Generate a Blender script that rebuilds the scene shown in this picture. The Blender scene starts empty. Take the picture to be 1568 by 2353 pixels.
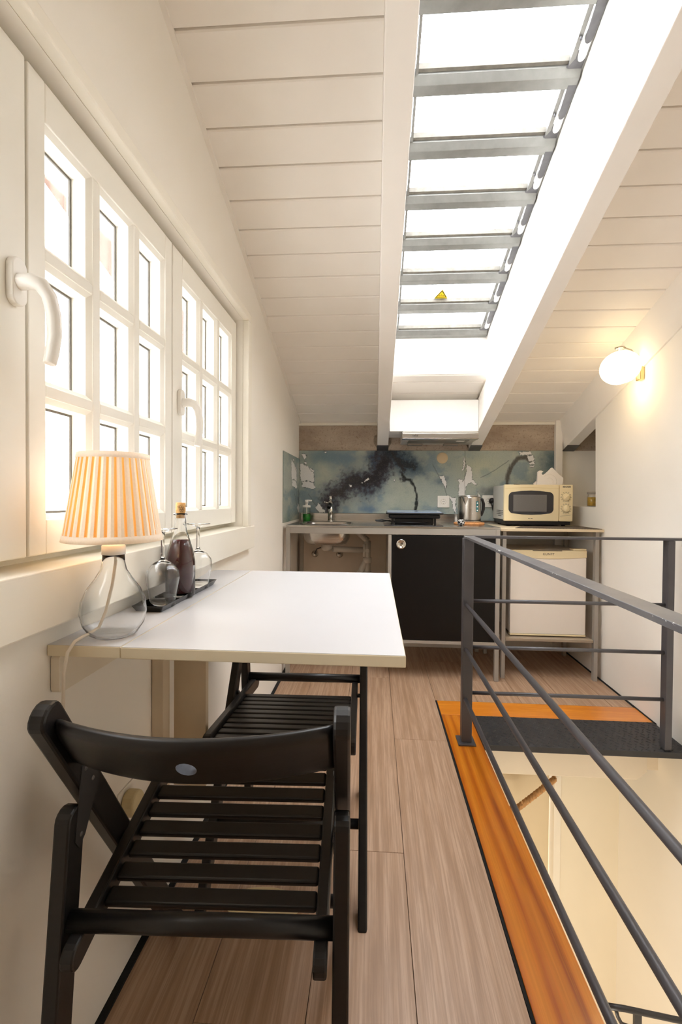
import bpy, bmesh, math, random
import numpy as np
from mathutils import Vector, Matrix

# ------------------------------------------------------------------ camera, world, exposure
scn = bpy.context.scene
col = scn.collection
scn.view_settings.view_transform = 'Standard'
scn.view_settings.look = 'None'
scn.view_settings.gamma = 1.0
scn.view_settings.use_curve_mapping = False
scn.view_settings.exposure = 1.2

FPX = 1100.0
CAMH = 1.03
cam_d = bpy.data.cameras.new('camera')
cam = bpy.data.objects.new('camera', cam_d)
col.objects.link(cam)
cam_d.sensor_fit = 'AUTO'
cam_d.sensor_width = 36.0
cam_d.lens = FPX * 36.0 / 2353.0
cam_d.shift_y = -13.0 / 2353.0
cam_d.clip_start = 0.02
def cam_matrix(yaw, pitch, roll):
    cy, sy = math.cos(yaw), math.sin(yaw)
    f = Vector((-sy, cy, 0)); r = Vector((cy, sy, 0)); u = Vector((0, 0, 1))
    cp, sp = math.cos(pitch), math.sin(pitch)
    f2 = f * cp - u * sp; u2 = u * cp + f * sp
    cr, sr = math.cos(roll), math.sin(roll)
    r3 = r * cr + u2 * sr; u3 = u2 * cr - r * sr
    m = Matrix((r3, u3, -f2)).transposed().to_4x4()
    m.translation = (0, 0, CAMH)
    return m
cam.matrix_world = cam_matrix(math.radians(4.05), math.radians(0.95), math.radians(0.42))
scn.camera = cam

world = bpy.data.worlds.new('overcast_sky')
scn.world = world
world.use_nodes = True
bg = world.node_tree.nodes['Background']
bg.inputs['Color'].default_value = (0.98, 0.988, 1.0, 1)
# overcast sky: zenith three times as bright as the horizon, dull ground below
_t = world.node_tree; _n = _t.nodes
_tc = _n.new('ShaderNodeTexCoord'); _sp = _n.new('ShaderNodeSeparateXYZ'); _mr = _n.new('ShaderNodeMapRange')
_t.links.new(_tc.outputs['Generated'], _sp.inputs[0]); _t.links.new(_sp.outputs['Z'], _mr.inputs['Value'])
_mr.inputs['From Min'].default_value = 0.0; _mr.inputs['From Max'].default_value = 1.0
_mr.inputs['To Min'].default_value = 3.6; _mr.inputs['To Max'].default_value = 10.8
_t.links.new(_mr.outputs[0], bg.inputs['Strength'])
try:
    scn.cycles.max_bounces = 12
    scn.cycles.diffuse_bounces = 8
    scn.cycles.transparent_max_bounces = 24
    scn.cycles.transmission_bounces = 12
    scn.cycles.sample_clamp_indirect = 6.0
    scn.cycles.blur_glossy = 0.6
    scn.cycles.use_adaptive_sampling = True
    scn.cycles.adaptive_threshold = 0.02
    scn.cycles.use_denoising = True
except Exception:
    pass

def portal(name, mat4, sx, sy):
    d = bpy.data.lights.new(name, 'AREA')
    d.shape = 'RECTANGLE'; d.size = sx; d.size_y = sy
    d.cycles.is_portal = True
    o = bpy.data.objects.new(name, d); col.objects.link(o); o.matrix_world = mat4
    return o
def point_light(name, loc, watts, colr, radius):
    d = bpy.data.lights.new(name, 'POINT')
    d.energy = watts; d.color = colr; d.shadow_soft_size = radius
    o = bpy.data.objects.new(name, d); col.objects.link(o); o.location = loc
    return o
# portal towards the window (emits nothing, guides daylight sampling)
portal('window_daylight_portal', Matrix.Translation((-0.68, 1.04, 1.33)) @ Matrix.Rotation(math.radians(-90), 4, 'Y'), 0.86, 1.78)
CS = 0.3144
def CZ(y, off=0.0):
    return 2.602 - CS * y + off
_ang = math.atan(CS)
portal('skylight_daylight_portal', Matrix.Translation((0.36, 1.85, CZ(1.85, 0.36))) @ Matrix.Rotation(-_ang, 4, 'X'), 0.7, 2.2)
# lamp of the rooms downstairs, and of the part of the attic behind the camera
point_light('stairwell_lamp', (0.25, 0.95, -1.30), 21.0, (1.0, 0.93, 0.80), 0.25)

# ------------------------------------------------------------------ helpers
def lin(h):
    h = h.lstrip('#')
    o = []
    for i in (0, 2, 4):
        c = int(h[i:i+2], 16) / 255
        o.append(c / 12.92 if c <= 0.04045 else ((c + 0.055) / 1.055) ** 2.4)
    return (*o, 1.0)

class NT:
    def __init__(s, name):
        s.m = bpy.data.materials.new(name); s.m.use_nodes = True
        s.t = s.m.node_tree; s.n = s.t.nodes; s.p = s.n['Principled BSDF']; s.out = s.n['Material Output']
    def new(s, typ, **kw):
        nd = s.n.new(typ)
        for k, v in kw.items():
            if k in nd.inputs: nd.inputs[k].default_value = v
            else: setattr(nd, k, v)
        return nd
    def l(s, a, b): s.t.links.new(a, b)
    def coords(s, scale=(1, 1, 1), kind='Object', rand=False, rot=(0, 0, 0)):
        tc = s.new('ShaderNodeTexCoord'); mp = s.new('ShaderNodeMapping')
        mp.inputs['Scale'].default_value = scale; mp.inputs['Rotation'].default_value = rot
        s.l(tc.outputs[kind], mp.inputs['Vector'])
        if rand:
            oi = s.new('ShaderNodeObjectInfo'); mu = s.new('ShaderNodeMath', operation='MULTIPLY'); mu.inputs[1].default_value = 37.0
            cx = s.new('ShaderNodeCombineXYZ')
            s.l(oi.outputs['Random'], mu.inputs[0])
            for i in range(3): s.l(mu.outputs[0], cx.inputs[i])
            s.l(cx.outputs[0], mp.inputs['Location'])
        return mp.outputs[0]
    def noise(s, vec, scale=5, detail=4, rough=0.5, dist=0.0):
        nd = s.new('ShaderNodeTexNoise'); nd.inputs['Scale'].default_value = scale; nd.inputs['Detail'].default_value = detail
        nd.inputs['Roughness'].default_value = rough; nd.inputs['Distortion'].default_value = dist
        s.l(vec, nd.inputs['Vector']); return nd.outputs['Fac']
    def ramp(s, fac, stops):
        r = s.new('ShaderNodeValToRGB'); e = r.color_ramp.elements
        while len(e) < len(stops): e.new(0.5)
        for el, (p, c) in zip(e, stops): el.position = p; el.color = c if len(c) == 4 else (*c, 1)
        s.l(fac, r.inputs[0]); return r.outputs['Color']
    def bump(s, h, strength=0.1, dist=0.01):
        b = s.new('ShaderNodeBump'); b.inputs['Strength'].default_value = strength; b.inputs['Distance'].default_value = dist
        s.l(h, b.inputs['Height']); s.l(b.outputs[0], s.p.inputs['Normal'])
    def mix(s, fac, a, b, mode='MIX'):
        m = s.new('ShaderNodeMix', data_type='RGBA', blend_type=mode)
        for sock, v in ((m.inputs[0], fac), (m.inputs[6], a), (m.inputs[7], b)):
            if hasattr(v, 'default_value') or hasattr(v, 'is_linked'): s.l(v, sock)
            else: sock.default_value = v
        return m.outputs[2]

def plain(name, hexc, rough=0.5, metal=0.0, var=0.06, scale=6.0, bump=0.0, bscale=60.0, spec=0.5, coat=0.0, kind='Object'):
    t = NT(name)
    c = lin(hexc)
    v = t.coords(kind=kind)
    n = t.noise(v, scale, 3, 0.6)
    lo = tuple(max(0, x * (1 - var)) for x in c[:3]); hi = tuple(min(1, x * (1 + var)) for x in c[:3])
    t.l(t.ramp(n, [(0.3, lo), (0.7, hi)]), t.p.inputs['Base Color'])
    t.p.inputs['Roughness'].default_value = rough
    t.p.inputs['Metallic'].default_value = metal
    t.p.inputs['Specular IOR Level'].default_value = spec
    t.p.inputs['Coat Weight'].default_value = coat
    if bump: t.bump(t.noise(t.coords(kind=kind), bscale, 4, 0.6), bump, 0.002)
    return t.m

def emit(name, colr, strength):
    t = NT(name)
    t.p.inputs['Base Color'].default_value = (0.9, 0.85, 0.75, 1)
    t.p.inputs['Emission Color'].default_value = colr
    t.p.inputs['Emission Strength'].default_value = strength
    t.p.inputs['Roughness'].default_value = 0.2
    return t.m

def glass(name, colr=(1, 1, 1, 1), rough=0.0, ior=1.45):
    t = NT(name)
    t.p.inputs['Base Color'].default_value = colr
    t.p.inputs['Roughness'].default_value = rough
    t.p.inputs['IOR'].default_value = ior
    t.p.inputs['Transmission Weight'].default_value = 1.0
    return t.m

def thin_glass(name, tint=(1, 1, 1, 1), refl=0.06):
    t = NT(name); t.n.remove(t.p)
    tr = t.new('ShaderNodeBsdfTransparent'); tr.inputs[0].default_value = tint
    gl = t.new('ShaderNodeBsdfGlossy'); gl.inputs['Roughness'].default_value = 0.02
    mx = t.new('ShaderNodeMixShader')
    fr = t.new('ShaderNodeLayerWeight'); fr.inputs['Blend'].default_value = 0.25
    mu = t.new('ShaderNodeMath', operation='MULTIPLY_ADD'); mu.inputs[1].default_value = 0.5; mu.inputs[2].default_value = refl * 0.5
    t.l(fr.outputs['Fresnel'], mu.inputs[0]); t.l(mu.outputs[0], mx.inputs[0])
    t.l(tr.outputs[0], mx.inputs[1]); t.l(gl.outputs[0], mx.inputs[2]); t.l(mx.outputs[0], t.out.inputs[0])
    return t.m

class MB:
    """collects geometry of one part"""
    def __init__(s): s.v = []; s.f = []; s.sm = []
    def add(s, vs, fs, smooth=False):
        b = len(s.v); s.v += [tuple(p) for p in vs]
        for f in fs: s.f.append(tuple(b + i for i in f)); s.sm.append(smooth)
        return s
    def hexa(s, p):  # 8 points: bottom 0-3 ccw, top 4-7
        return s.add(p, [(3, 2, 1, 0), (4, 5, 6, 7), (0, 1, 5, 4), (1, 2, 6, 5), (2, 3, 7, 6), (3, 0, 4, 7)])
    def box(s, x0, x1, y0, y1, z0, z1):
        return s.hexa([(x0, y0, z0), (x1, y0, z0), (x1, y1, z0), (x0, y1, z0), (x0, y0, z1), (x1, y0, z1), (x1, y1, z1), (x0, y1, z1)])
    def prism(s, poly, a, b, axis='X'):
        """polygon extruded along axis; poly coords are the other two axes in XYZ order"""
        n = len(poly)
        def P(q, t):
            if axis == 'X': return (t, q[0], q[1])
            if axis == 'Y': return (q[0], t, q[1])
            return (q[0], q[1], t)
        vs = [P(q, a) for q in poly] + [P(q, b) for q in poly]
        fs = [tuple(range(n - 1, -1, -1)), tuple(range(n, 2 * n))] + [(i, (i + 1) % n, n + (i + 1) % n, n + i) for i in range(n)]
        return s.add(vs, fs)
    def tube(s, pts, r, seg=10, caps=True):
        pts = [Vector(p) for p in pts]; n = len(pts)
        rs = r if hasattr(r, '__len__') else [r] * n
        vs = []; prev = None
        for i, p in enumerate(pts):
            d = (pts[min(i + 1, n - 1)] - pts[max(i - 1, 0)]).normalized()
            if prev is None:
                a = Vector((0, 0, 1)) if abs(d.z) < 0.9 else Vector((1, 0, 0))
                u = d.cross(a).normalized()
            else:
                u = (prev - d * prev.dot(d)).normalized()
            prev = u; w = d.cross(u)
            for k in range(seg):
                t = 2 * math.pi * k / seg
                vs.append(p + (u * math.cos(t) + w * math.sin(t)) * rs[i])
        fs = []
        for i in range(n - 1):
            for k in range(seg):
                fs.append((i * seg + k, i * seg + (k + 1) % seg, (i + 1) * seg + (k + 1) % seg, (i + 1) * seg + k))
        s.add(vs, fs, True)
        if caps:
            b = len(s.v) - len(vs)
            s.f.append(tuple(b + k for k in range(seg - 1, -1, -1))); s.sm.append(False)
            s.f.append(tuple(b + (n - 1) * seg + k for k in range(seg))); s.sm.append(False)
        return s
    def lathe(s, prof, seg=32, c=(0, 0, 0), close=False, axis='Z'):
        vs = []; n = len(prof)
        for (r, z) in prof:
            for k in range(seg):
                t = 2 * math.pi * k / seg
                a, b_ = r * math.cos(t), r * math.sin(t)
                if axis == 'Z': q = (a, b_, z)
                elif axis == 'Y': q = (a, z, -b_)
                else: q = (z, a, b_)
                vs.append((c[0] + q[0], c[1] + q[1], c[2] + q[2]))
        fs = []
        rng = n if close else n - 1
        for i in range(rng):
            j = (i + 1) % n
            for k in range(seg):
                fs.append((i * seg + k, i * seg + (k + 1) % seg, j * seg + (k + 1) % seg, j * seg + k))
        s.add(vs, fs, True)
        return s
    def mesh(s, name, mat):
        me = bpy.data.meshes.new(name)
        me.from_pydata(s.v, [], s.f); me.update()
        bm = bmesh.new(); bm.from_mesh(me)
        bmesh.ops.remove_doubles(bm, verts=bm.verts, dist=1e-6)
        bmesh.ops.recalc_face_normals(bm, faces=bm.faces)
        bm.to_mesh(me); bm.free()
        if len(me.polygons) == len(s.sm):
            me.polygons.foreach_set('use_smooth', s.sm)
        if mat is not None: me.materials.append(mat)
        return me
    def build(s, name, mat, parent=None, bevel=0.0, seg=2, smooth=None):
        me = s.mesh(name, mat)
        o = bpy.data.objects.new(name, me); col.objects.link(o)
        if parent is not None: o.parent = parent
        if smooth: 
            for p in me.polygons: p.use_smooth = True
        if bevel:
            b = o.modifiers.new('bevel', 'BEVEL'); b.width = bevel; b.segments = seg; b.limit_method = 'ANGLE'; b.angle_limit = math.radians(40)
            b.harden_normals = False
        return o

def obj_from(me, name, parent=None):
    o = bpy.data.objects.new(name, me); col.objects.link(o)
    if parent is not None: o.parent = parent
    return o
def tag(o, label, cat, group=None):
    o['label'] = label; o['category'] = cat
    if group: o['group'] = group
    return o
def thing(name, label, cat, loc=(0, 0, 0), rz=0.0, group=None):
    o = bpy.data.objects.new(name, None); col.objects.link(o)
    o.empty_display_size = 0.05
    o.location = loc; o.rotation_euler = (0, 0, rz)
    return tag(o, label, cat, group)
def struct(o):
    o['kind'] = 'structure'; return o
def copy_tree(o, parent=None):
    c = o.copy(); col.objects.link(c); c.parent = parent
    for ch in o.children: copy_tree(ch, c)
    return c
def text(name, body, size, mat, parent, mw, extrude=0.0003, spacing=1.0, bold=0.0):
    cu = bpy.data.curves.new(name + '_curve', 'FONT')
    cu.body = body; cu.size = size; cu.extrude = extrude; cu.align_x = 'CENTER'; cu.align_y = 'CENTER'; cu.space_character = spacing; cu.offset = bold
    cu.resolution_u = 3
    tmp = bpy.data.objects.new('tmp', cu); col.objects.link(tmp)
    bpy.context.view_layer.update()
    dg = bpy.context.evaluated_depsgraph_get()
    me = bpy.data.meshes.new_from_object(tmp.evaluated_get(dg))
    bpy.data.objects.remove(tmp); bpy.data.curves.remove(cu)
    me.name = name; me.materials.clear(); me.materials.append(mat)
    me.transform(mw)
    return obj_from(me, name, parent)
# orientation for lettering on a face that looks towards the camera (-Y)
def face_front(x, y, z): return Matrix.Translation((x, y, z)) @ Matrix.Rotation(math.radians(90), 4, 'X')

# ------------------------------------------------------------------ materials
WALL = plain('wall_plaster', '#f6f2ea', 0.85, var=0.015, scale=2.0, bump=0.12, bscale=90)
CEIL = plain('painted_boards', '#f4efe8', 0.6, var=0.02, scale=3.0)
BEAM = plain('painted_beam', '#f4f0ea', 0.55, var=0.02, scale=4.0, bump=0.1, bscale=25)
TRIM = plain('cream_trim', '#f4efe3', 0.45, var=0.01)
SASH = plain('window_paint', '#f2efe6', 0.4, var=0.01)
WHITEBOARD = plain('white_panel', '#f5f3ef', 0.5, var=0.01)
TABLE = plain('white_laminate', '#c4c3c5', 0.35, var=0.01)
TABLE_EDGE = plain('cream_edge', '#e6d9bd', 0.45, var=0.02)
BLACKGAP = plain('black_gap', '#0d0d0d', 0.9, var=0.1)
STEEL_RAIL = plain('grey_painted_steel', '#525053', 0.42, metal=0.25, var=0.10, scale=10, bump=0.05, bscale=120)
DARKPLATE = plain('dark_steel_plate', '#3b3a3b', 0.45, metal=0.4, var=0.12, scale=14)
ALU = plain('aluminium', '#83827e', 0.42, metal=0.55, var=0.1, scale=20)
ALU_DARK = plain('weathered_aluminium', '#626163', 0.5, metal=0.5, var=0.18, scale=25)
GREYFRAME = plain('grey_powder_coat', '#a9a49c', 0.5, metal=0.2, var=0.03)
BLACKPL = plain('black_plastic', '#141315', 0.35, var=0.1)
BLACKFOIL = plain('black_door_foil', '#0d0b0b', 0.4, var=0.12, scale=20, bump=0.15, bscale=70, spec=0.3)
CHROME = plain('chrome', '#d5d2cd', 0.12, metal=1.0, var=0.02)
WHITEPL = plain('white_plastic', '#f3f0ea', 0.35, var=0.01)
CREAMPL = plain('aged_cream_plastic', '#f0dfb6', 0.38, var=0.02)
GREYPL = plain('grey_pipe_plastic', '#b3aca1', 0.5, var=0.04)
DARKGLASS = plain('dark_glass', '#2b292b', 0.08, var=0.05)
MESHGREY = plain('oven_mesh', '#6b6865', 0.35, var=0.05, scale=200)
CORK = plain('cork', '#c58a55', 0.85, var=0.25, scale=120, bump=0.4, bscale=200)
PAPER = plain('paper_napkin', '#f6efe6', 0.9, var=0.01)
INK = plain('dark_print', '#26221f', 0.7, var=0.05)
INKGREY = plain('grey_print', '#6b6357', 0.7, var=0.05)
YELLOW = plain('yellow_sticker', '#f2d21c', 0.6, var=0.03)
ROPE = plain('hemp_rope', '#c99b69', 0.95, var=0.2, scale=60, bump=0.5, bscale=150)
BRASSY = plain('satin_metal', '#c8b48a', 0.3, metal=0.9, var=0.04)
WHITECORD = plain('white_cord', '#eadfcf', 0.5, var=0.02)
TERRACOTTA = plain('terracotta_soffit', '#6b5045', 0.9, var=0.1, scale=8, bump=0.3)
LOWERWALL = plain('cream_stair_wall', '#f1e9d6', 0.7, var=0.03, scale=2.5)
LOWERDOOR = plain('stair_door_paint', '#e2d3b4', 0.6, var=0.02)
FASCIA = plain('fascia_paint', '#e8dcc8', 0.7, var=0.02)
GASKET = plain('dark_gasket', '#6a655c', 0.7, var=0.2, scale=40)
OPALRIM = plain('satin_nickel', '#bdb7aa', 0.25, metal=1.0, var=0.03)
HANGER = plain('dull_galvanised', '#8d8172', 0.6, metal=0.3, var=0.1)
GLASS = glass('clear_glass')
WINDOWGLASS = thin_glass('window_glass')

def brushed():
    t = NT('brushed_steel')
    n = t.noise(t.coords((3, 400, 400)), 1.0, 3, 0.6)
    t.l(t.ramp(n, [(0.35, lin('#bdb9b3')), (0.65, lin('#c8c4be'))]), t.p.inputs['Base Color'])
    t.p.inputs['Metallic'].default_value = 1.0
    t.l(t.ramp(n, [(0.3, (0.23, 0.23, 0.23)), (0.7, (0.28, 0.28, 0.28))]), t.p.inputs['Roughness'])
    return t.m
STEEL = brushed()

def blackwood():
    t = NT('black_stained_wood')
    v = t.coords((6, 6, 6))
    n = t.noise(t.coords((2, 40, 40)), 2.0, 5, 0.6)
    n2 = t.noise(v, 5, 4, 0.6)
    c = t.mix(n2, lin('#0b0a0b'), lin('#181617'))
    c = t.mix(t.ramp(n, [(0.45, (0, 0, 0)), (0.75, (0.2, 0.2, 0.2))]), c, lin('#2b2828'))
    t.l(c, t.p.inputs['Base Color'])
    t.p.inputs['Roughness'].default_value = 0.38
    t.bump(n, 0.08, 0.002)
    return t.m
BLACKWOOD = blackwood()

def concrete():
    t = NT('raw_concrete')
    v = t.coords((1, 1, 1)); v2 = t.coords((1.0, 1, 2.2))
    n = t.noise(v2, 4, 6, 0.65); n2 = t.noise(v, 90, 4, 0.7)
    c = t.ramp(n, [(0.25, lin('#948476')), (0.5, lin('#b2a292')), (0.75, lin('#c9bbaa'))])
    c = t.mix(t.ramp(n2, [(0.55, (0, 0, 0)), (0.72, (1, 1, 1))]), c, lin('#8a7662'))
    t.l(c, t.p.inputs['Base Color']); t.p.inputs['Roughness'].default_value = 0.95
    t.bump(n2, 0.6, 0.004)
    return t.m
CONCRETE = concrete()

def wood(name, stops, along=(9.0, 0.55, 9.0), wave=0.0, rough=0.45, coat=0.0, dark=None, bumps=0.15, rand=True, dist=9.0, wmix=0.55):
    t = NT(name)
    v = t.coords(along, rand=rand)
    n = t.noise(v, 2.2, 7, 0.62, 0.6)
    v2 = t.coords((along[0] * 9, along[1] * 2.2, along[2] * 9), rand=rand)
    fine = t.noise(v2, 3.0, 4, 0.7)
    if wave:
        w = t.new('ShaderNodeTexWave', wave_type='BANDS', bands_direction='X')
        w.inputs['Scale'].default_value = wave; w.inputs['Distortion'].default_value = dist; w.inputs['Detail'].default_value = 3.0
        w.inputs['Detail Scale'].default_value = 0.9; w.inputs['Detail Roughness'].default_value = 0.55
        t.l(v, w.inputs['Vector'])
        f = t.new('ShaderNodeMath', operation='MULTIPLY_ADD'); f.inputs[1].default_value = wmix
        g = t.new('ShaderNodeMath', operation='MULTIPLY'); g.inputs[1].default_value = 1.05 - wmix
        t.l(n, g.inputs[0]); t.l(w.outputs['Fac'], f.inputs[0]); t.l(g.outputs[0], f.inputs[2])
        fac = f.outputs[0]
    else:
        fac = n
    c = t.ramp(fac, stops)
    c = t.mix(t.ramp(fine, [(0.42, (0.55, 0.55, 0.55)), (0.60, (0, 0, 0))]), c, dark or stops[0][1])
    t.l(c, t.p.inputs['Base Color'])
    t.p.inputs['Roughness'].default_value = rough; t.p.inputs['Coat Weight'].default_value = coat
    t.p.inputs['Coat Roughness'].default_value = 0.12
    t.bump(fine, bumps, 0.002)
    return t.m
LAMINATE = wood('oak_laminate', [(0.18, lin('#96755a')), (0.40, lin('#ad8c70')), (0.60, lin('#bd9e84')), (0.85, lin('#b19175'))], along=(7.0, 0.6, 7.0), wave=1.1, rough=0.42, dark=lin('#8f6f56'), dist=10.0, wmix=0.22)
PINE = wood('varnished_pine', [(0.18, lin("#8f3f08")), (0.32, lin("#b35a0c")), (0.48, lin("#cc7316")), (0.85, lin("#da8826"))], along=(6.5, 0.5, 6.5), wave=1.1, dist=6.0, wmix=0.5, rough=0.3, coat=0.5, dark=lin('#c0700f'), bumps=0.03)
PINE_X = wood('varnished_pine_cross', [(0.15, lin('#b5600f')), (0.38, lin('#d17a1b')), (0.6, lin('#e59230')), (0.85, lin('#eca042'))], along=(0.45, 10.0, 6.0), wave=0.0, rough=0.3, coat=0.5, dark=lin('#cf7718'), bumps=0.03)

def rail_paint():
    t = NT('chipped_rail_paint')
    base = t.ramp(t.noise(t.coords(), 12, 4, 0.6), [(0.3, lin('#57565a')), (0.7, lin('#6e6c6c'))])
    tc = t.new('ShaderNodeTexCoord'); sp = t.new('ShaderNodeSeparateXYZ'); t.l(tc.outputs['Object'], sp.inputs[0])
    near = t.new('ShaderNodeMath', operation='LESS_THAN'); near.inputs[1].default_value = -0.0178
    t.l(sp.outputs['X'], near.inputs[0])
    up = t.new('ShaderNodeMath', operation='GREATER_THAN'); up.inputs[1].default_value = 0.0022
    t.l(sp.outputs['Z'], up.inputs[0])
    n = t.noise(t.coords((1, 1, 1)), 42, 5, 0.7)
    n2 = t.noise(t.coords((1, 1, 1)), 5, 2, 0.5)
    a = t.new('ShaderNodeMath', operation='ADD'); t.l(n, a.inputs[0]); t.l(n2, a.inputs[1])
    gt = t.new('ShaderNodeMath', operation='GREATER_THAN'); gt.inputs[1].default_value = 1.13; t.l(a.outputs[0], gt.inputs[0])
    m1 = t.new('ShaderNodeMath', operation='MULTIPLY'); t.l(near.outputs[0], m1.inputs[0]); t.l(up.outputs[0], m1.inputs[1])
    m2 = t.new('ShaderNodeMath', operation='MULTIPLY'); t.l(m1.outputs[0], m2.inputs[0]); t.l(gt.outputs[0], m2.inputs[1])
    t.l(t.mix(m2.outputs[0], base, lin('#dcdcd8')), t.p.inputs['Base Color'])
    t.p.inputs['Roughness'].default_value = 0.38; t.p.inputs['Metallic'].default_value = 0.2
    return t.m
RAILPAINT = rail_paint()

def poly_mat():
    t = NT('multiwall_polycarbonate'); t.n.remove(t.p)
    w = t.new('ShaderNodeTexWave', wave_type='BANDS', bands_direction='Y'); w.inputs['Scale'].default_value = 14.0; w.inputs['Distortion'].default_value = 0.0
    t.l(t.coords(), w.inputs['Vector'])
    tint = t.ramp(w.outputs['Fac'], [(0.0, (0.90, 0.92, 0.93)), (0.5, (1, 1, 1))])
    tr = t.new('ShaderNodeBsdfTransparent'); t.l(tint, tr.inputs[0])
    tl = t.new('ShaderNodeBsdfTranslucent'); tl.inputs[0].default_value = (0.95, 0.97, 1, 1)
    mx = t.new('ShaderNodeMixShader'); mx.inputs[0].default_value = 0.25
    t.l(tr.outputs[0], mx.inputs[1]); t.l(tl.outputs[0], mx.inputs[2]); t.l(mx.outputs[0], t.out.inputs[0])
    return t.m
POLY = poly_mat()

def fabric(name, hexc, trans, weight):
    t = NT(name); t.n.remove(t.p)
    d = t.new('ShaderNodeBsdfDiffuse'); d.inputs[0].default_value = lin(hexc)
    n = t.noise(t.coords((1, 1, 1)), 300, 2, 0.5)
    t.l(t.ramp(n, [(0.3, tuple(x * 0.93 for x in lin(hexc)[:3])), (0.7, lin(hexc))]), d.inputs[0])
    tl = t.new('ShaderNodeBsdfTranslucent'); tl.inputs[0].default_value = lin(trans)
    mx = t.new('ShaderNodeMixShader'); mx.inputs[0].default_value = weight
    t.l(d.outputs[0], mx.inputs[1]); t.l(tl.outputs[0], mx.inputs[2]); t.l(mx.outputs[0], t.out.inputs[0])
    return t.m
SHADE = fabric('shade_linen', '#f7ecdd', '#fbeedd', 0.16)
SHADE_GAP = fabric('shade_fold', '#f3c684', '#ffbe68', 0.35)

# ------------------------------------------------------------------ room shell
XL, XR, YB, YN = -0.535, 1.30, 3.35, -3.0
# openings of the left window
WY0, WY1, WZ0, WZ1 = 0.172, 1.90, 0.912, 1.742

w = MB()
T = 0.20
def yz(y0, y1, z0, z1): return [(y0, z0), (y1, z0), (y1, z1), (y0, z1)]
w.prism(yz(YN, YB + 0.1, -0.3, WZ0), XL - T, XL)
w.prism([(YN, WZ1), (YB + 0.1, WZ1), (YB + 0.1, CZ(YB + 0.1, 0.06)), (YN, CZ(YN, 0.06))] if CZ(YB + .1, .06) > WZ1 else
        [(YN, WZ1), ((2.602 + 0.06 - WZ1) / CS, WZ1), (YN, CZ(YN, 0.06))], XL - T, XL)
yc = (2.602 + 0.06 - WZ1) / CS
w.prism([(WY1, WZ0), (YB + 0.1, WZ0), (YB + 0.1, CZ(YB + 0.1, 0.06)), (yc, WZ1), (WY1, WZ1)], XL - T, XL)
w.prism(yz(YN, WY0, WZ0, WZ1), XL - T, XL)
wall_left = struct(w.build('wall_left', WALL))

# right wall: leans a little, stops at the niche, and runs down into the stairwell
def XRz(z): return 1.300 - 0.017 * max(z, 0)
w = MB()
NY = 2.885
def rwall(y0, y1, z0a, z1a, z0b=None, z1b=None):
    z0b = z0a if z0b is None else z0b; z1b = z1a if z1b is None else z1b
    w.hexa([(XRz(z0a), y0, z0a), (1.75, y0, z0a), (1.75, y1, z0b), (XRz(z0b), y1, z0b),
            (XRz(z1a), y0, z1a), (1.75, y0, z1a), (1.75, y1, z1b), (XRz(z1b), y1, z1b)])
rwall(YN, NY, 0, CZ(YN, 0.05), 0, CZ(NY, 0.05))
rwall(NY, YB + 0.1, 0, 0.99)
rwall(YN, YB + 0.1, -2.7, 0)
w.box(1.62, 1.75, NY, YB + 0.1, 0.99, 1.75)
wall_right = struct(w.build('wall_right', WALL))

w = MB(); w.box(XL - 0.05, 1.75, YB, YB + 0.12, -0.3, 1.62)
wall_back = struct(w.build('wall_back', WALL))
w = MB(); w.box(XL, 1.62, YB - 0.012, YB, 1.364, 1.62)
w.build('concrete_band', CONCRETE, wall_back)
w = MB(); w.box(XL - 0.2, 1.75, YN - 0.12, YN, -2.7, 3.7)
struct(w.build('wall_front', WALL))

# ceiling: backing deck, boards, beams
SKY0, SKY1, SX0, SX1 = 0.98, 2.83, 0.0865, 0.6365
def slab(m, x0, x1, y0, y1, o0, o1):
    m.hexa([(x0, y0, CZ(y0, o0)), (x1, y0, CZ(y0, o0)), (x1, y1, CZ(y1, o0)), (x0, y1, CZ(y1, o0)),
            (x0, y0, CZ(y0, o1)), (x1, y0, CZ(y0, o1)), (x1, y1, CZ(y1, o1)), (x0, y1, CZ(y1, o1))])
w = MB()
slab(w, XL - 0.2, SX0 - 0.035, YN, YB + 0.1, 0.016, 0.06)
slab(w, SX1 + 0.035, 1.75, YN, YB + 0.1, 0.016, 0.06)
slab(w, SX0 - 0.035, SX1 + 0.035, YN, SKY0 - 0.035, 0.016, 0.06)
slab(w, SX0 - 0.035, SX1 + 0.035, SKY1 + 0.035, YB + 0.1, 0.057, 0.09)
ceiling = struct(w.build('ceiling', CEIL))
PP = 0.1168
def board(x0, x1, y0, y1, off=0.0):
    g = 0.0028; b = 0.003; h = 0.0155
    def P(x, y, o): return (x, y, CZ(y, off + o))
    ya, yb = y0 + g, y1 - g
    m = MB()
    v = []
    for x in (x0, x1):
        v += [P(x, ya + b, 0), P(x, yb - b, 0), P(x, yb, b), P(x, yb, h), P(x, ya, h), P(x, ya, b)]
    m.add(v, [(0, 1, 2, 3, 4, 5), (11, 10, 9, 8, 7, 6)] + [(i, (i + 1) % 6, 6 + (i + 1) % 6, 6 + i) for i in range(6)])
    return m.build('ceiling_board', CEIL, ceiling)
for k in range(-3, 20):
    y0 = 1.210 + PP * (k - 1); y1 = y0 + PP
    if y0 >= YB: break
    y1 = min(y1, YB)
    board(XL, 0.0125, y0, y1)
    board(0.7085, 1.262, y0, y1)
board(SX0, SX1, 2.835, 2.905, 0.04); board(SX0, SX1, 2.905, 3.03, 0.04); board(SX0, SX1, 3.03, 3.15, 0.04)
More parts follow.
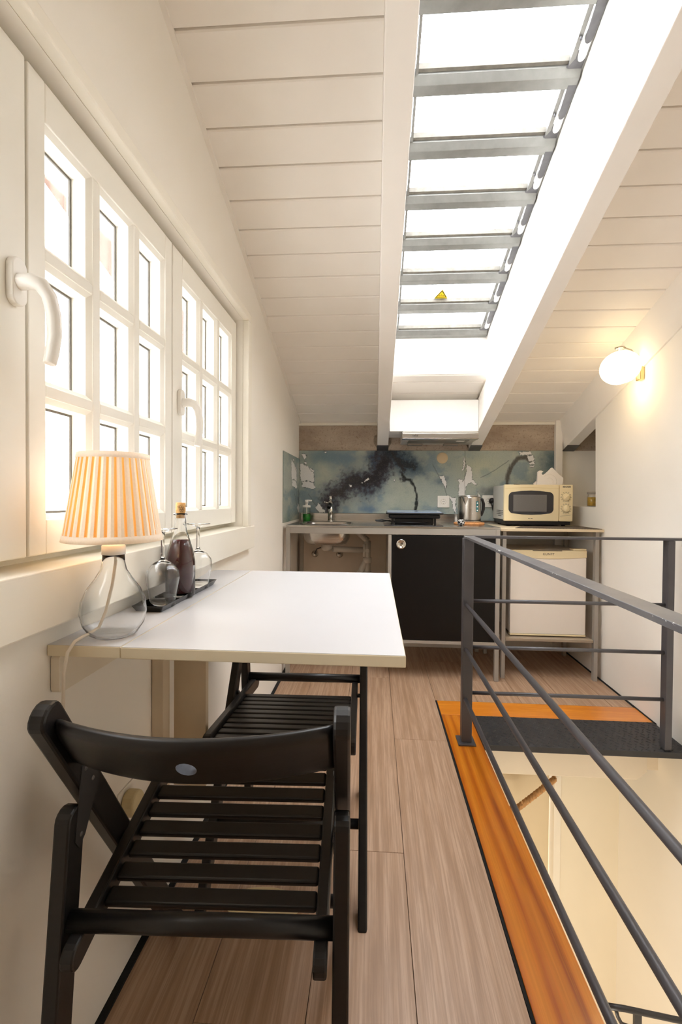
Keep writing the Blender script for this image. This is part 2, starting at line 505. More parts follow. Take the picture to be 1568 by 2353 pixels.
# slim batten along the left wall under the boards
w = MB(); slab(w, XL, XL + 0.014, 0.7, YB, -0.008, 0.0); w.build('edge_batten', CEIL, ceiling)
beams = []
for (x0, x1) in ((0.0130, 0.0860), (0.6370, 0.7080)):
    m = MB(); slab(m, x0, x1, 0.55, YB - 0.014, -0.19, 0.0155)
    beams.append((m.build('beam', BEAM, ceiling, bevel=0.0025), x0, x1))
m = MB()
v = []
for y in (0.55, YB - 0.014):
    v += [(1.228, y, CZ(y, 0.0155)), (1.262, y, CZ(y, -0.19)), (1.333, y, CZ(y, -0.19)), (1.333, y, CZ(y, 0.0155))]
m.add(v, [(0, 1, 2, 3), (7, 6, 5, 4)] + [(i, (i + 1) % 4, 4 + (i + 1) % 4, 4 + i) for i in range(4)])
beams.append((m.build('beam', BEAM, ceiling, bevel=0.002), 1.262, 1.333))
for b, x0, x1 in beams:                                     # galvanised joist hangers at the concrete
    m = MB(); slab(m, x0 - 0.003, x1 + 0.003, 3.245, YB - 0.012, -0.194, -0.1905)
    m.build('hanger_seat', ALU_DARK, b)
    for s, xx in ((-1, x0), (1, x1)):
        m = MB(); m.prism([(xx + s * 0.003, CZ(3.30, -0.185)), (xx + s * 0.024, CZ(3.30, -0.15)), (xx + s * 0.024, CZ(3.30, -0.10)), (xx + s * 0.003, CZ(3.30, -0.09))], YB - 0.0145, YB - 0.0122, 'Y')
        m.build('hanger_flange', HANGER, b)
    m = MB()
    for s, xx in ((-1, x0), (1, x1)):
        for zz in (-0.145, -0.105):
            m.lathe([(0, -0.004), (0.006, -0.004), (0.007, 0.0)], 10, (xx + s * 0.015, YB - 0.0145, CZ(3.30, zz)), axis='Y')
    m.build('bolt', HANGER, b)
# shaft lining between the beams up to the skylight
w = MB()
slab(w, SX1, SX1 + 0.03, SKY0, SKY1, 0.0, 0.262)
slab(w, SX0 - 0.03, SX0, SKY0, SKY1, 0.0, 0.262)
w.prism([(SKY1, CZ(SKY1, 0.045)), (SKY1 + 0.03, CZ(SKY1, 0.045)), (SKY1 + 0.03, CZ(SKY1, 0.26)), (SKY1, CZ(SKY1, 0.26))], SX0, SX1)
w.prism([(SKY0, CZ(SKY0, 0.0)), (SKY0 - 0.03, CZ(SKY0, 0.0)), (SKY0 - 0.03, CZ(SKY0, 0.26)), (SKY0, CZ(SKY0, 0.26))], SX0, SX1)
w.build('shaft_lining', WHITEBOARD, ceiling)
w = MB(); w.box(XL, 0.012, YB - 0.03, YB - 0.0125, 1.537, 1.556); w.box(0.709, 1.212, YB - 0.03, YB - 0.0125, 1.537, 1.556)
struct(w.build('trim_1', TRIM))
w = MB()
w.prism([(1.205, 1.57), (1.212, 0.05), (1.257, 0.05), (1.250, 1.57)], YB - 0.045, YB - 0.0125, 'Y')
struct(w.build('trim_2', BEAM, bevel=0.002))

# floor and stair opening
HX0, HY1 = 0.458, 2.12
w = MB()
w.box(XL - 0.05, HX0, YN, YB + 0.05, -0.20, -0.008)
w.box(HX0, XR + 0.02, HY1 + 0.16, YB + 0.05, -0.20, -0.008)
floor = struct(w.build('floor', plain('subfloor', '#4a3a2e', 0.8)))
cols = [-0.568, -0.348, -0.128, 0.092, 0.3165]
ends = {0: (0.35, 1.75), 1: (0.9, 2.3), 2: (0.15, 1.385, 2.75), 3: (0.75, 2.05)}
def plank(x0, x1, y0, y1):
    g = 0.0007
    m = MB(); m.box(max(x0, XL) + g, x1 - g, y0 + g, y1 - g, -0.009, 0)
    return m.build('floor_plank', LAMINATE, floor, bevel=0.0006, seg=1)
for i in range(4):
    e = [YN] + list(ends[i]) + [YB]
    for a, b in zip(e[:-1], e[1:]): plank(cols[i], cols[i + 1], a, b)
for x0, x1, sp in ((0.3165, 0.532, 3.05), (0.532, 0.752, 2.75), (0.752, 0.972, 3.15), (0.972, 1.192, 2.85), (1.192, 1.30, 3.1)):
    plank(x0, x1, 2.462, sp); plank(x0, x1, sp, YB)
m = MB(); m.box(0.3245, 0.4590, YN, 2.2965, -0.03, 0.003); m.build('pine_board', PINE, floor, bevel=0.002)
m = MB(); m.box(0.3245, 1.2985, 2.2985, 2.4560, -0.03, 0.003); m.build('pine_board', PINE_X, floor, bevel=0.002)
m = MB(); m.box(0.3170, 0.3240, YN, 2.4620, -0.03, 0.0005); m.box(0.3170, 1.2985, 2.4565, 2.4615, -0.03, 0.0005)
m.build('joint_strip', BLACKGAP, floor)
w = MB(); w.box(XL, XL + 0.015, YN, YB, 0.0, 0.006); struct(w.build('baseboard_left', BLACKGAP))
w = MB(); w.box(1.293, 1.3005, 2.28, YB, 0.0, 0.006); struct(w.build('baseboard_right', BLACKGAP))

# below: fascia under the landing plate and the stairwell walls
w = MB()
w.prism([(0.46, -0.024), (1.205, -0.024), (1.205, -0.165), (1.165, -0.20), (0.46, -0.20)], 2.175, 2.62, 'Y')
struct(w.build('trim_3', FASCIA, bevel=0.003))
w = MB(); w.box(1.204, 1.301, 2.262, 2.2785, -0.20, -0.022); struct(w.build('trim_5', FASCIA))
w = MB(); w.box(0.998, 1.31, 2.60, 2.72, -2.7, -0.02); w.box(-0.6, 0.30, 2.60, 2.72, -2.7, -0.205)
struct(w.build('wall_stair', LOWERWALL))
w = MB(); w.box(0.30, 0.955, 2.64, 2.68, -2.7, -0.02); struct(w.build('door_1', LOWERDOOR))
w = MB(); w.box(0.962, 0.998, 2.585, 2.70, -2.7, -0.02); struct(w.build('trim_4', TRIM, bevel=0.002))
w = MB(); w.box(-0.62, -0.6, YN, 2.7, -2.7, -0.2); struct(w.build('wall_stair_side', LOWERWALL))
w = MB(); w.box(-0.62, 1.75, YN, 2.72, -2.75, -2.7); struct(w.build('floor_below', plain('lower_floor', '#b08b63', 0.6)))

# ------------------------------------------------------------------ window in the left wall
XS = -0.560          # face of the sashes
win = bpy.data.objects.new('window_1', None); col.objects.link(win); struct(win)
m = MB()
m.box(XL, -0.510, WY0, 2.005, 0.820, WZ0); m.build('apron_board', TRIM, win, bevel=0.003)
m = MB(); m.box(XL - 0.115, -0.5101, WY0, WY1 + 0.045, WZ0 - 0.012, WZ0 + 0.002); m.build('sill', TRIM, win, bevel=0.002)
m = MB(); m.box(XL, -0.510, WY1, WY1 + 0.050, WZ0 + 0.0021, WZ1); m.build('casing', TRIM, win, bevel=0.003)
m = MB(); m.box(XL, -0.510, WY0, WY1 + 0.050, WZ1, WZ1 + 0.03); m.build('casing', TRIM, win, bevel=0.003)
m = MB()   # fixed frame behind the sashes
m.box(XS - 0.10, XS - 0.052, WY0, WY1 - 0.001, WZ0 + 0.002, 0.965); m.box(XS - 0.10, XS - 0.052, WY0, WY1 - 0.001, 1.70, WZ1)
m.box(XS - 0.10, XS - 0.052, WY1 - 0.03, WY1 - 0.001, 0.965, 1.70)
for yy in (0.737, 1.289): m.box(XS - 0.10, XS - 0.052, yy - 0.025, yy + 0.025, 0.965, 1.70)
m.build('fixed_frame', SASH, win)
ROWS = [(0.990, 1.199), (1.220, 1.429), (1.450, 1.660)]
SD = 0.050           # sash depth
def bar(parent, name, y0, y1, z0, z1, d0=0.0, d1=SD):
    m = MB(); m.box(XS - d1, XS - d0, y0, y1, z0, z1)
    return m.build(name, SASH, parent, bevel=0.0025)
bead_cache = {}
def bead_mesh(wd, ht):
    key = (round(wd, 4), round(ht, 4))
    if key not in bead_cache:
        m = MB()
        # chamfered glazing bead: outer edge at the face, inner edge 9 mm in and 10 mm back, then a reveal to the glass
        i = 0.009
        o = [(0, 0), (wd, 0), (wd, ht), (0, ht)]; n = [(i, i), (wd - i, i), (wd - i, ht - i), (i, ht - i)]
        v = [(-0.003, a, b) for a, b in o] + [(-0.011, a, b) for a, b in n] + [(-0.041, a, b) for a, b in n]
        f = []
        for k in range(4):
            j = (k + 1) % 4
            f += [(k, j, 4 + j, 4 + k), (4 + k, 4 + j, 8 + j, 8 + k)]
        m.add(v, f)
        g = MB()
        for (a, b, c, d) in ((i, i, wd - i, i + .004), (i, ht - i - .004, wd - i, ht - i), (i, i + .004, i + .004, ht - i - .004), (wd - i - .004, i + .004, wd - i, ht - i - .004)):
            g.box(-0.043, -0.0395, a, c, b, d)
        p = MB(); p.box(-0.0465, -0.0435, i * .5, wd - i * .5, i * .5, ht - i * .5)
        bead_cache[key] = (m.mesh('glazing_bead', SASH), g.mesh('gasket', GASKET), p.mesh('pane', WINDOWGLASS))
    return bead_cache[key]
def sash(y0, y1, oy0, oy1, handle_y):
    s = bpy.data.objects.new('sash', None); col.objects.link(s); s.parent = win
    z0, z1 = 0.931, 1.727
    bar(s, 'stile', y0 + 0.0015, oy0, z0, z1); bar(s, 'stile', oy1, y1 - 0.0015, z0, z1)
    bar(s, 'rail', oy0, oy1, z0, ROWS[0][0]); bar(s, 'rail', oy0, oy1, ROWS[2][1], z1)
    mw = 0.026; pw = (oy1 - oy0 - 2 * mw) / 3
    for i in (0, 1):
        ya = oy0 + pw * (i + 1) + mw * i; bar(s, 'muntin', ya, ya + mw, ROWS[0][0], ROWS[2][1], 0.001)
    for j in (0, 1):
        for i in range(3):
            ya = oy0 + (pw + mw) * i; bar(s, 'muntin', ya, ya + pw, ROWS[j][1], ROWS[j + 1][0], 0.001)
    for j in range(3):
        for i in range(3):
            ya = oy0 + (pw + mw) * i
            for me, nm in zip(bead_mesh(pw, ROWS[j][1] - ROWS[j][0]), ('glazing_bead', 'gasket', 'pane')):
                o = obj_from(me, nm, s); o.location = (XS, ya, ROWS[j][0])
    if handle_y is not None:
        hy, hz = handle_y
        m = MB()
        pts = [(math.cos(t) * 0.016, math.sin(t)) for t in [k * math.pi / 12 for k in range(24)]]
        poly = [(hy + c, hz + (0.021 if sn > 0 else -0.021) + sn * 0.016) for c, sn in pts]
        m.prism(poly, XS, XS + 0.012)
        arm = [(XS + 0.010, hy, hz), (XS + 0.030, hy, hz), (XS + 0.043, hy + 0.004, hz - 0.004), (XS + 0.050, hy + 0.012, hz - 0.018),
               (XS + 0.052, hy + 0.020, hz - 0.045), (XS + 0.051, hy + 0.023, hz - 0.075), (XS + 0.048, hy + 0.021, hz - 0.105), (XS + 0.046, hy + 0.018, hz - 0.122)]
        m.tube(arm, [0.0125, 0.0125, 0.0115, 0.0110, 0.0108, 0.0105, 0.0102, 0.0095], 14)
        m.build('handle', WHITEPL, s, bevel=0.002)
    return s
sash(0.180, 0.735, 0.250, 0.672, (0.706, 1.36))
sash(0.737, 1.288, 0.780, 1.245, None)
sash(1.290, 1.896, 1.358, 1.834, (1.335, 1.30))
# eave outside, above the window
w = MB(); slab(w, -1.02, XL - T - 0.005, -0.6, 3.2, -0.165, -0.10)
struct(w.build('roof_eave', TERRACOTTA))

# ------------------------------------------------------------------ louvred skylight
sky = bpy.data.objects.new('window_2', None); col.objects.link(sky); struct(sky)
for x0, x1 in ((SX1 - 0.006, SX1 + 0.03), (SX0 - 0.03, 0.1155)):
    m = MB(); slab(m, x0, x1, SKY0, SKY1, 0.262, 0.36); m.build('frame_rail', ALU, sky)
m = MB(); slab(m, SX0 - 0.03, SX1 + 0.03, SKY1 - 0.02, SKY1 + 0.03, 0.262, 0.36); m.build('frame_rail', ALU_DARK, sky)
m = MB(); slab(m, SX0 - 0.03, SX1 + 0.03, SKY0 - 0.03, SKY0 + 0.02, 0.262, 0.36); m.build('frame_rail', ALU_DARK, sky)
LP = 0.2033
PX0, PX1 = 0.118, 0.600
def louver(yk):
    L = bpy.data.objects.new('louver', None); col.objects.link(L); L.parent = sky
    def Q(y, o): return (y, CZ(y, o))
    y0 = yk - LP + 0.050
    m = MB(); m.prism([Q(y0, 0.283), Q(yk + 0.012, 0.291), Q(yk + 0.012, 0.301), Q(y0, 0.293)], PX0, PX1); m.build('pane', POLY, L)
    m = MB(); m.prism([Q(yk - 0.007, 0.272), Q(yk + 0.003, 0.272), Q(yk + 0.003, 0.291), Q(yk - 0.007, 0.290)], PX0, PX1); m.build('gasket', GASKET, L)
    m = MB(); m.prism([Q(yk + 0.004, 0.266), Q(yk + 0.018, 0.247), Q(yk + 0.020, 0.247), Q(yk + 0.053, 0.252), Q(yk + 0.053, 0.278), Q(yk + 0.004, 0.288)], PX0 - 0.01, 0.6295); m.build('louver_rail', ALU, L, bevel=0.001)
    def flat(name, mat, pts, o0, o1):
        m = MB()
        n = len(pts)
        v = [(x, y, CZ(y, o0)) for x, y in pts] + [(x, y, CZ(y, o1)) for x, y in pts]
        m.add(v, [tuple(range(n - 1, -1, -1)), tuple(range(n, 2 * n))] + [(i, (i + 1) % n, n + (i + 1) % n, n + i) for i in range(n)])
        return m.build(name, mat, L)
    # side flange, tapered dark end blade with a round tip, plastic pivot cover, dark wedge
    flat('side_flange', ALU, [(0.588, y0), (0.602, y0), (0.602, yk - 0.02), (0.588, yk)], 0.262, 0.282)
    flat('side_flange', ALU, [(PX0, y0), (PX0 + 0.008, y0), (PX0 + 0.008, yk), (PX0, yk)], 0.262, 0.282)
    a = y0 - 0.02
    arc = [(0.617 + 0.011 * math.cos(t), a + 0.095 + 0.014 * math.sin(t)) for t in [k * math.pi / 8 for k in range(9)]]
    flat('end_blade', ALU_DARK, [(0.603, a), (0.631, a)] + arc, 0.250, 0.2555)
    b0, b1 = a + 0.088, a + 0.142
    arc2 = [(0.6165 + 0.012 * math.cos(t), b1 + 0.016 * math.sin(t)) for t in [k * math.pi / 8 for k in range(9)]]
    flat('pivot_cover', WHITEPL, [(0.6045, b0), (0.6285, b0)] + arc2, 0.256, 0.262)
    flat('end_wedge', ALU_DARK, [(0.603, b1 - 0.005), (0.6300, b1 + 0.006), (0.6300, yk + 0.02), (0.584, yk + 0.004)], 0.2625, 0.268)
    m = MB(); m.lathe([(0, -0.006), (0.004, -0.006), (0.004, 0.002)], 8, (0.596, a + 0.10, CZ(a + 0.10, 0.258))); m.build('bolt', ALU_DARK, L)
    return L
for k in range(-2, 7):
    louver(1.554 + LP * k if k < 6 else 2.776)
# warning sticker on the lowest pane but one
st = MB(); sy0, sy1 = 2.515, 2.575
def SP(x, y, o=0.2815): return (x, y, CZ(y, o))
yk = 1.554 + LP * 5
def SPo(y): return 0.283 + 0.008 * (y - (yk - LP + 0.05)) / (LP - 0.038) - 0.0012
def tri(poly, o): 
    return [(x, y, CZ(y, SPo(y) - o)) for x, y in poly]
sx = 0.335
m = MB(); m.add(tri([(sx - 0.032, 2.572), (sx + 0.034, 2.572), (sx + 0.034, 2.556), (sx + 0.001, 2.495), (sx - 0.032, 2.556)], 0), [(0, 1, 2, 3, 4)])
stk = m.build('warning_sticker', YELLOW, sky)
m = MB()
A, B, C = (sx - 0.028, 2.556), (sx + 0.030, 2.556), (sx + 0.001, 2.503)
a, b, c = (sx - 0.0225, 2.5535), (sx + 0.0245, 2.5535), (sx + 0.001, 2.511)
m.add(tri([A, B, C, a, b, c], 0.0005), [(0, 1, 4, 3), (1, 2, 5, 4), (2, 0, 3, 5)])
for dx in (-0.010, -0.006, 0.001, 0.008, 0.012):
    m.add(tri([(sx + dx - 0.0009, 2.548), (sx + dx + 0.0009, 2.548), (sx + dx + 0.0009, 2.538 if dx != 0.001 else 2.531), (sx + dx - 0.0009, 2.538 if dx != 0.001 else 2.531)], 0.0005), [(0, 1, 2, 3)])
m.build('warning_print', INK, stk)

# ------------------------------------------------------------------ backsplash (printed glass)
def vnoise(x, y, seed=0):
    rs = np.random.RandomState(seed); tab = rs.rand(256, 256)
    xi = np.floor(x).astype(int); yi = np.floor(y).astype(int); fx = x - xi; fy = y - yi
    fx = fx * fx * (3 - 2 * fx); fy = fy * fy * (3 - 2 * fy)
    g = lambda i, j: tab[i % 256, j % 256]
    return (g(xi, yi) * (1 - fx) + g(xi + 1, yi) * fx) * (1 - fy) + (g(xi, yi + 1) * (1 - fx) + g(xi + 1, yi + 1) * fx) * fy
def fbm(x, y, seed=0, oct=5):
    t = 0; a = 0.5; s = 0
    for o in range(oct):
        t = t + a * vnoise(x * 2 ** o, y * 2 ** o, seed + o); s += a; a *= 0.55
    return t / s
def inpoly(px, py, poly):
    ins = np.zeros(px.shape, bool); n = len(poly)
    for i in range(n):
        x1, y1 = poly[i]; x2, y2 = poly[(i + 1) % n]
        cond = ((y1 > py) != (y2 > py)) & (px < (x2 - x1) * (py - y1) / ((y2 - y1) + 1e-12) + x1)
        ins ^= cond
    return ins
def segdist(px, py, pts):
    d = np.full(px.shape, 1e9)
    for (x1, y1), (x2, y2) in zip(pts[:-1], pts[1:]):
        vx, vy = x2 - x1, y2 - y1
        t = np.clip(((px - x1) * vx + (py - y1) * vy) / (vx * vx + vy * vy + 1e-9), 0, 1)
        d = np.minimum(d, np.hypot(px - x1 - t * vx, py - y1 - t * vy))
    return d
def z5(pts): return [(630 + a * .1722, 1020 + b * .1722) for a, b in pts]
def z6(pts): return [(880 + a * .2615, 1020 + b * .2615) for a, b in pts]
WHITES = [z5(p) for p in (
    [(362, 262), (400, 275), (460, 305), (510, 370), (545, 385), (552, 515), (500, 500), (440, 488), (390, 505), (375, 495), (360, 440)],
    [(390, 512), (430, 505), (480, 502), (545, 528), (568, 590), (550, 605), (510, 598), (450, 585), (400, 585), (388, 570)],
    [(565, 845), (600, 825), (615, 790), (640, 820), (660, 860), (705, 900), (700, 915), (635, 915), (600, 890)],
    [(470, 310), (545, 355), (540, 380), (505, 350)], [(380, 140), (430, 142), (450, 180), (430, 190), (410, 215), (398, 180)],
    [(410, 240), (435, 240), (458, 270), (430, 268)], [(680, 105), (725, 105), (705, 128)],
    [(1280, 448), (1312, 470), (1262, 495), (1235, 515), (1252, 478)], [(1180, 520), (1215, 512), (1205, 524)], [(1035, 545), (1065, 550), (1065, 580), (1040, 570)])]
WHITES += [z6(p) for p in (
    [(727, 115), (738, 150), (745, 185), (730, 215), (720, 235)],
    [(755, 180), (790, 205), (800, 260), (805, 310), (845, 350), (835, 360), (800, 335), (765, 342), (745, 380), (742, 452), (685, 452), (690, 330), (672, 308), (712, 312), (722, 330), (748, 270)],
    [(520, 285), (555, 275), (562, 300), (580, 345), (578, 390), (555, 355)], [(588, 440), (630, 465), (662, 465), (662, 605), (640, 560), (632, 500)],
    [(1207, 74), (1300, 68), (1308, 95), (1250, 100), (1210, 95)], [(1270, 105), (1315, 100), (1332, 145), (1285, 150)],
    [(1290, 160), (1335, 155), (1330, 178), (1292, 178)], [(1293, 190), (1332, 190), (1325, 200), (1295, 203)],
    [(852, 405), (862, 430), (875, 455), (868, 500), (855, 440)], [(118, 315), (128, 312), (130, 326), (120, 326)])]
def srgb(h): h = h.lstrip('#'); return np.array([int(h[i:i + 2], 16) / 255 for i in (0, 2, 4)])
def paint(px, py):
    def S(a, b, x): 
        t = np.clip((x - a) / (b - a), 0, 1); return t * t * (3 - 2 * t)
    n1 = fbm(px / 55, py / 45, 3); n2 = fbm(px / 22, py / 22, 11); n3 = fbm(px / 6, py / 14, 23, 4); fine = vnoise(px / 1.3, py / 1.3, 5)
    wx = px + (n2 - .5) * 26 + (fbm(px / 5, py / 5, 31, 3) - .5) * 12; wy = py + (fbm(px / 22, py / 22, 41) - .5) * 26
    c = np.zeros(px.shape + (3,)) + srgb('#99a29c')
    def lay(colr, a): 
        nonlocal c
        a = np.clip(a, 0, 1)[..., None]; c = c * (1 - a) + srgb(colr) * a
    lay('#aeb3a8', S(.45, .75, n1) * .7)
    lay('#6f8491', S(.50, .72, fbm(px / 40, py / 30, 57)) * .65)
    blob = lambda x, y, rx, ry: np.exp(-(((wx - x) / rx) ** 2 + ((wy - y) / ry) ** 2))
    lay('#5f7885', blob(745, 1055, 40, 20) * .8); lay('#4f6577', blob(800, 1052, 40, 16) * .5)
    lay('#acb1a3', blob(745, 1095, 24, 20) * .8); lay('#b3b69c', blob(1110, 1070, 45, 25) * .6); lay('#a8afa2', blob(940, 1140, 40, 22) * .6)
    lay('#32455f', blob(868, 1062, 16, 26) * 1.0); lay('#4a6178', blob(850, 1120, 34, 22) * .6); lay('#2f4258', blob(935, 1062, 28, 18) * .9); lay('#44586a', blob(965, 1085, 22, 14) * .7)
    lay('#4e6683', blob(850, 1168, 22, 10) * .8); lay('#455c70', blob(1018, 1105, 18, 12) * .6); lay('#41525c', blob(1270, 1065, 26, 34) * .8); lay('#5d6f72', blob(1255, 1095, 40, 20) * .5)
    lay('#43464b', blob(1125, 1130, 20, 12) * .5)
    # feathered ink mass
    path = [(762, 1160), (772, 1142), (790, 1124), (812, 1108), (838, 1116), (862, 1102), (880, 1080), (892, 1046)]
    ang = fbm(px / 7.0 + py / 14.0, py / 7.0 - px / 14.0, 67, 4)
    d = segdist(wx, wy, path)
    lay('#3c4756', np.exp(-(d / 30) ** 2) * .75)
    lay('#2e2d36', S(34, 4, d + (ang - .5) * 46 + (n3 - .5) * 14) * .9)
    lay('#232228', S(14, 2, d + (ang - .5) * 20) * .8)
    d2 = segdist(wx, wy, [(900, 1040), (925, 1056), (952, 1068)])
    lay('#34475a', np.exp(-(d2 / 17) ** 2) * .9); lay('#252b33', S(15, 2, d2 + (ang - .5) * 22) * .75)
    lay('#332d35', np.exp(-((wx - 770) / 14) ** 2 - ((wy - 1150) / 14) ** 2) * .7)
    lay('#2d2d31', S(1.15, .75, ((px - 818) / 20) ** 2 + ((py - 1102 + (px - 818) * .1) / 7) ** 2 + (n3 - .5) * .5))
    lay('#2b2d33', S(7, 1, segdist(wx, wy, [(906, 1042), (914, 1055), (930, 1072), (934, 1098)]) + (n3 - .5) * 6) * .85)
    lay('#262a2c', S(4.2, .8, segdist(px + (n3 - .5) * 9, py, [(932, 1090), (938, 1101), (950, 1102), (958, 1118), (965, 1140), (963, 1160), (958, 1176)])) * .95)
    lay('#4b4945', S(7, 2, segdist(px + (n3 - .5) * 8, py + (n2 - .5) * 6, [(1168, 1110), (1170, 1090), (1178, 1068), (1192, 1052), (1210, 1050), (1218, 1058)])) * .95)
    for ln in ([(1000, 1066), (1012, 1090), (1026, 1112), (1033, 1136)], [(1110, 1096), (1140, 1080), (1172, 1058)], [(700, 1066), (714, 1080), (726, 1096)], [(712, 1136), (728, 1160), (740, 1178)]):
        lay('#5b6060', S(1.4, .3, segdist(px + (n2 - .5) * 5, py, ln)) * .6)
    lay('#7c8880', S(.72, .9, fine) * .25); lay('#c4c7b8', S(.75, .95, vnoise(px / 1.5, py / 1.5, 77)) * .15)
    ow = np.zeros(px.shape, bool); ring = np.zeros(px.shape, bool)
    jx = px + (vnoise(px / 2.5, py / 2.5, 91) - .5) * 2.6; jy = py + (vnoise(px / 2.5, py / 2.5, 92) - .5) * 2.6
    for p in WHITES:
        ow |= inpoly(jx, jy, p)
        for ox, oy in ((1, 0), (-1, 0), (0, 1), (0, -1)): ring |= inpoly(jx + ox, jy + oy, p)
    c[ring & ~ow] = c[ring & ~ow] * .5 + srgb('#33383a') * .5
    c[ow] = srgb('#e8e2d8')
    return np.clip(c * 1.1, 0, 0.93)
def tolin(c): return np.where(c <= .04045, c / 12.92, ((c + .055) / 1.055) ** 2.4)
def print_mat():
    t = NT('printed_glass')
    at = t.new('ShaderNodeAttribute'); at.attribute_name = 'print'
    n = t.noise(t.coords(), 260, 3, 0.7)
    c = t.mix(t.ramp(n, [(0.5, (0, 0, 0)), (0.75, (0.25, 0.25, 0.25))]), at.outputs['Color'], lin('#4c5352'))
    t.l(c, t.p.inputs['Base Color']); t.p.inputs['Roughness'].default_value = 0.22; t.p.inputs['Coat Weight'].default_value = 0.0
    t.p.inputs['Specular IOR Level'].default_value = 0.35
    return t.m
PRINT = print_mat()
def print_panel(name, u0, u1, z0, z1, place, pxf, parent, step=0.0032, thick=None):
    nu = max(2, int((u1 - u0) / step)); nz = max(2, int((z1 - z0) / step))
    U, Z = np.meshgrid(np.linspace(u0, u1, nu + 1), np.linspace(z0, z1, nz + 1))
    px, py = pxf(U, Z)
    c = tolin(paint(px, py)).reshape(-1, 3)
    front = [place(a, b, 0) for a, b in zip(U.ravel(), Z.ravel())]
    W = nu + 1
    faces = [(j * W + i, j * W + i + 1, (j + 1) * W + i + 1, (j + 1) * W + i) for j in range(nz) for i in range(nu)]
    n0 = len(front)
    back = [place(a, b, 0.006) for a, b in ((u0, z0), (u1, z0), (u1, z1), (u0, z1))]
    fc = [place(a, b, 0) for a, b in ((u0, z0), (u1, z0), (u1, z1), (u0, z1))]
    verts = front + back + fc
    faces += [(n0, n0 + 1, n0 + 2, n0 + 3)] + [(n0 + i, n0 + (i + 1) % 4, n0 + 4 + (i + 1) % 4, n0 + 4 + i) for i in range(4)]
    me = bpy.data.meshes.new(name); me.from_pydata(verts, [], faces); me.update()
    ca = me.color_attributes.new('print', 'FLOAT_COLOR', 'POINT')
    cc = np.ones((len(verts), 4), np.float32); cc[:n0, :3] = c; cc[n0:, :3] = (.25, .3, .28)
    ca.data.foreach_set('color', cc.ravel())
    me.materials.append(PRINT)
    return obj_from(me, name, parent)
def pxz(U, Z): return 691 + (U + 0.527) / 0.002983, 1036 + (1.363 - Z) / 0.00305
panel_root = thing('backsplash', 'blue grey watercolour printed glass backsplash behind the sink counter', 'backsplash', (0, 0, 0))
print_panel('splash_panel', XL + 0.0055, 0.612, 0.9285, 1.3625, lambda a, b, d: (a, YB - 0.0195 + d, b), pxz, panel_root)
print_panel('splash_panel', 0.6135, 1.2045, 0.885, 1.3625, lambda a, b, d: (a, YB - 0.0195 + d, b), pxz, panel_root)
print_panel('splash_side_panel', 2.745, YB - 0.021, 0.885, 1.304, lambda a, b, d: (XL + 0.0055 - d * 0.8, a, b),
            lambda U, Z: (650 + (U - 2.745) / 0.0062, 1036 + (1.363 - Z) / 0.00305), panel_root)
m = MB(); m.lathe([(0, -0.0012), (0.037, -0.0012), (0.038, 0.0)], 40, (0.459, YB - 0.0202, 1.312), axis='Y')
m.build('round_cutout', plain('cutout_cream', '#dcc7a2', 0.7, var=0.02), panel_root)

# ------------------------------------------------------------------ kitchen unit with sink
YF = 2.745
ku = thing('kitchen_unit', 'freestanding grey metal sink unit with steel worktop and black door', 'kitchen unit', (0, 0, 0))
ZT = 0.873
BX0, BX1, BY0, BY1 = -0.452, -0.140, 2.850, 3.165
XA, XB2 = -0.514, 0.706
m = MB()
m.box(XA, BX0, YF, 3.318, ZT - 0.010, ZT); m.box(BX1, XB2, YF, 3.318, ZT - 0.010, ZT)
m.box(BX0, BX1, YF, BY0, ZT - 0.010, ZT); m.box(BX0, BX1, BY1, 3.318, ZT - 0.010, ZT)
m.build('worktop', STEEL, ku)
m = MB(); m.box(XA, 0.545, 3.319, 3.329, ZT - 0.01, 0.926); m.build('upstand', STEEL, ku)
def rrect(x0, x1, y0, y1, r, n=6):
    out = []
    for cx, cy, a0 in ((x1 - r, y1 - r, 0), (x0 + r, y1 - r, 90), (x0 + r, y0 + r, 180), (x1 - r, y0 + r, 270)):
        for k in range(n + 1):
            t = math.radians(a0 + 90 * k / n); out.append((cx + r * math.cos(t), cy + r * math.sin(t)))
    return out
m = MB()
rings = [(0.004, ZT + 0.0015), (-0.004, ZT + 0.0025), (-0.010, ZT - 0.002), (-0.014, ZT - 0.06), (-0.020, 0.775), (-0.035, 0.752), (-0.062, 0.743)]
v = []; N = 28
for e, z in rings: v += [(x, y, z) for x, y in rrect(BX0 - e, BX1 + e, BY0 - e, BY1 + e, 0.07 + min(0, e) * .3)]
f = [(i * N + k, i * N + (k + 1) % N, (i + 1) * N + (k + 1) % N, (i + 1) * N + k) for i in range(len(rings) - 1) for k in range(N)]
f.append(tuple((len(rings) - 1) * N + k for k in range(N)))
m.add(v, f, True)
bas = m.build('sink_basin', STEEL, ku)
so = bas.modifiers.new('wall', 'SOLIDIFY'); so.thickness = 0.0016; so.offset = 1.0
m = MB(); m.lathe([(0.0, 0.7395), (0.033, 0.7395), (0.036, 0.735), (0.036, 0.715), (0.02, 0.700), (0.0, 0.700)], 20, (-0.30, 3.0, 0)); m.build('drain_trap', GREYPL, bas)
m = MB(); m.box(XA + 0.024, XB2 - 0.024, YF + 0.001, YF + 0.022, 0.826, ZT - 0.0105); m.build('front_rail', GREYFRAME, ku, bevel=0.002)
for lx in (XA, XB2 - 0.024):
    for ly in (YF, 3.27):
        m = MB(); m.box(lx, lx + 0.024, ly, ly + 0.024, 0.0, ZT - 0.0105); m.build('leg', GREYFRAME, ku, bevel=0.002)
m = MB(); m.box(0.079, 0.097, YF + 0.004, 3.27, 0.215, 0.825); m.build('divider_panel', GREYFRAME, ku)
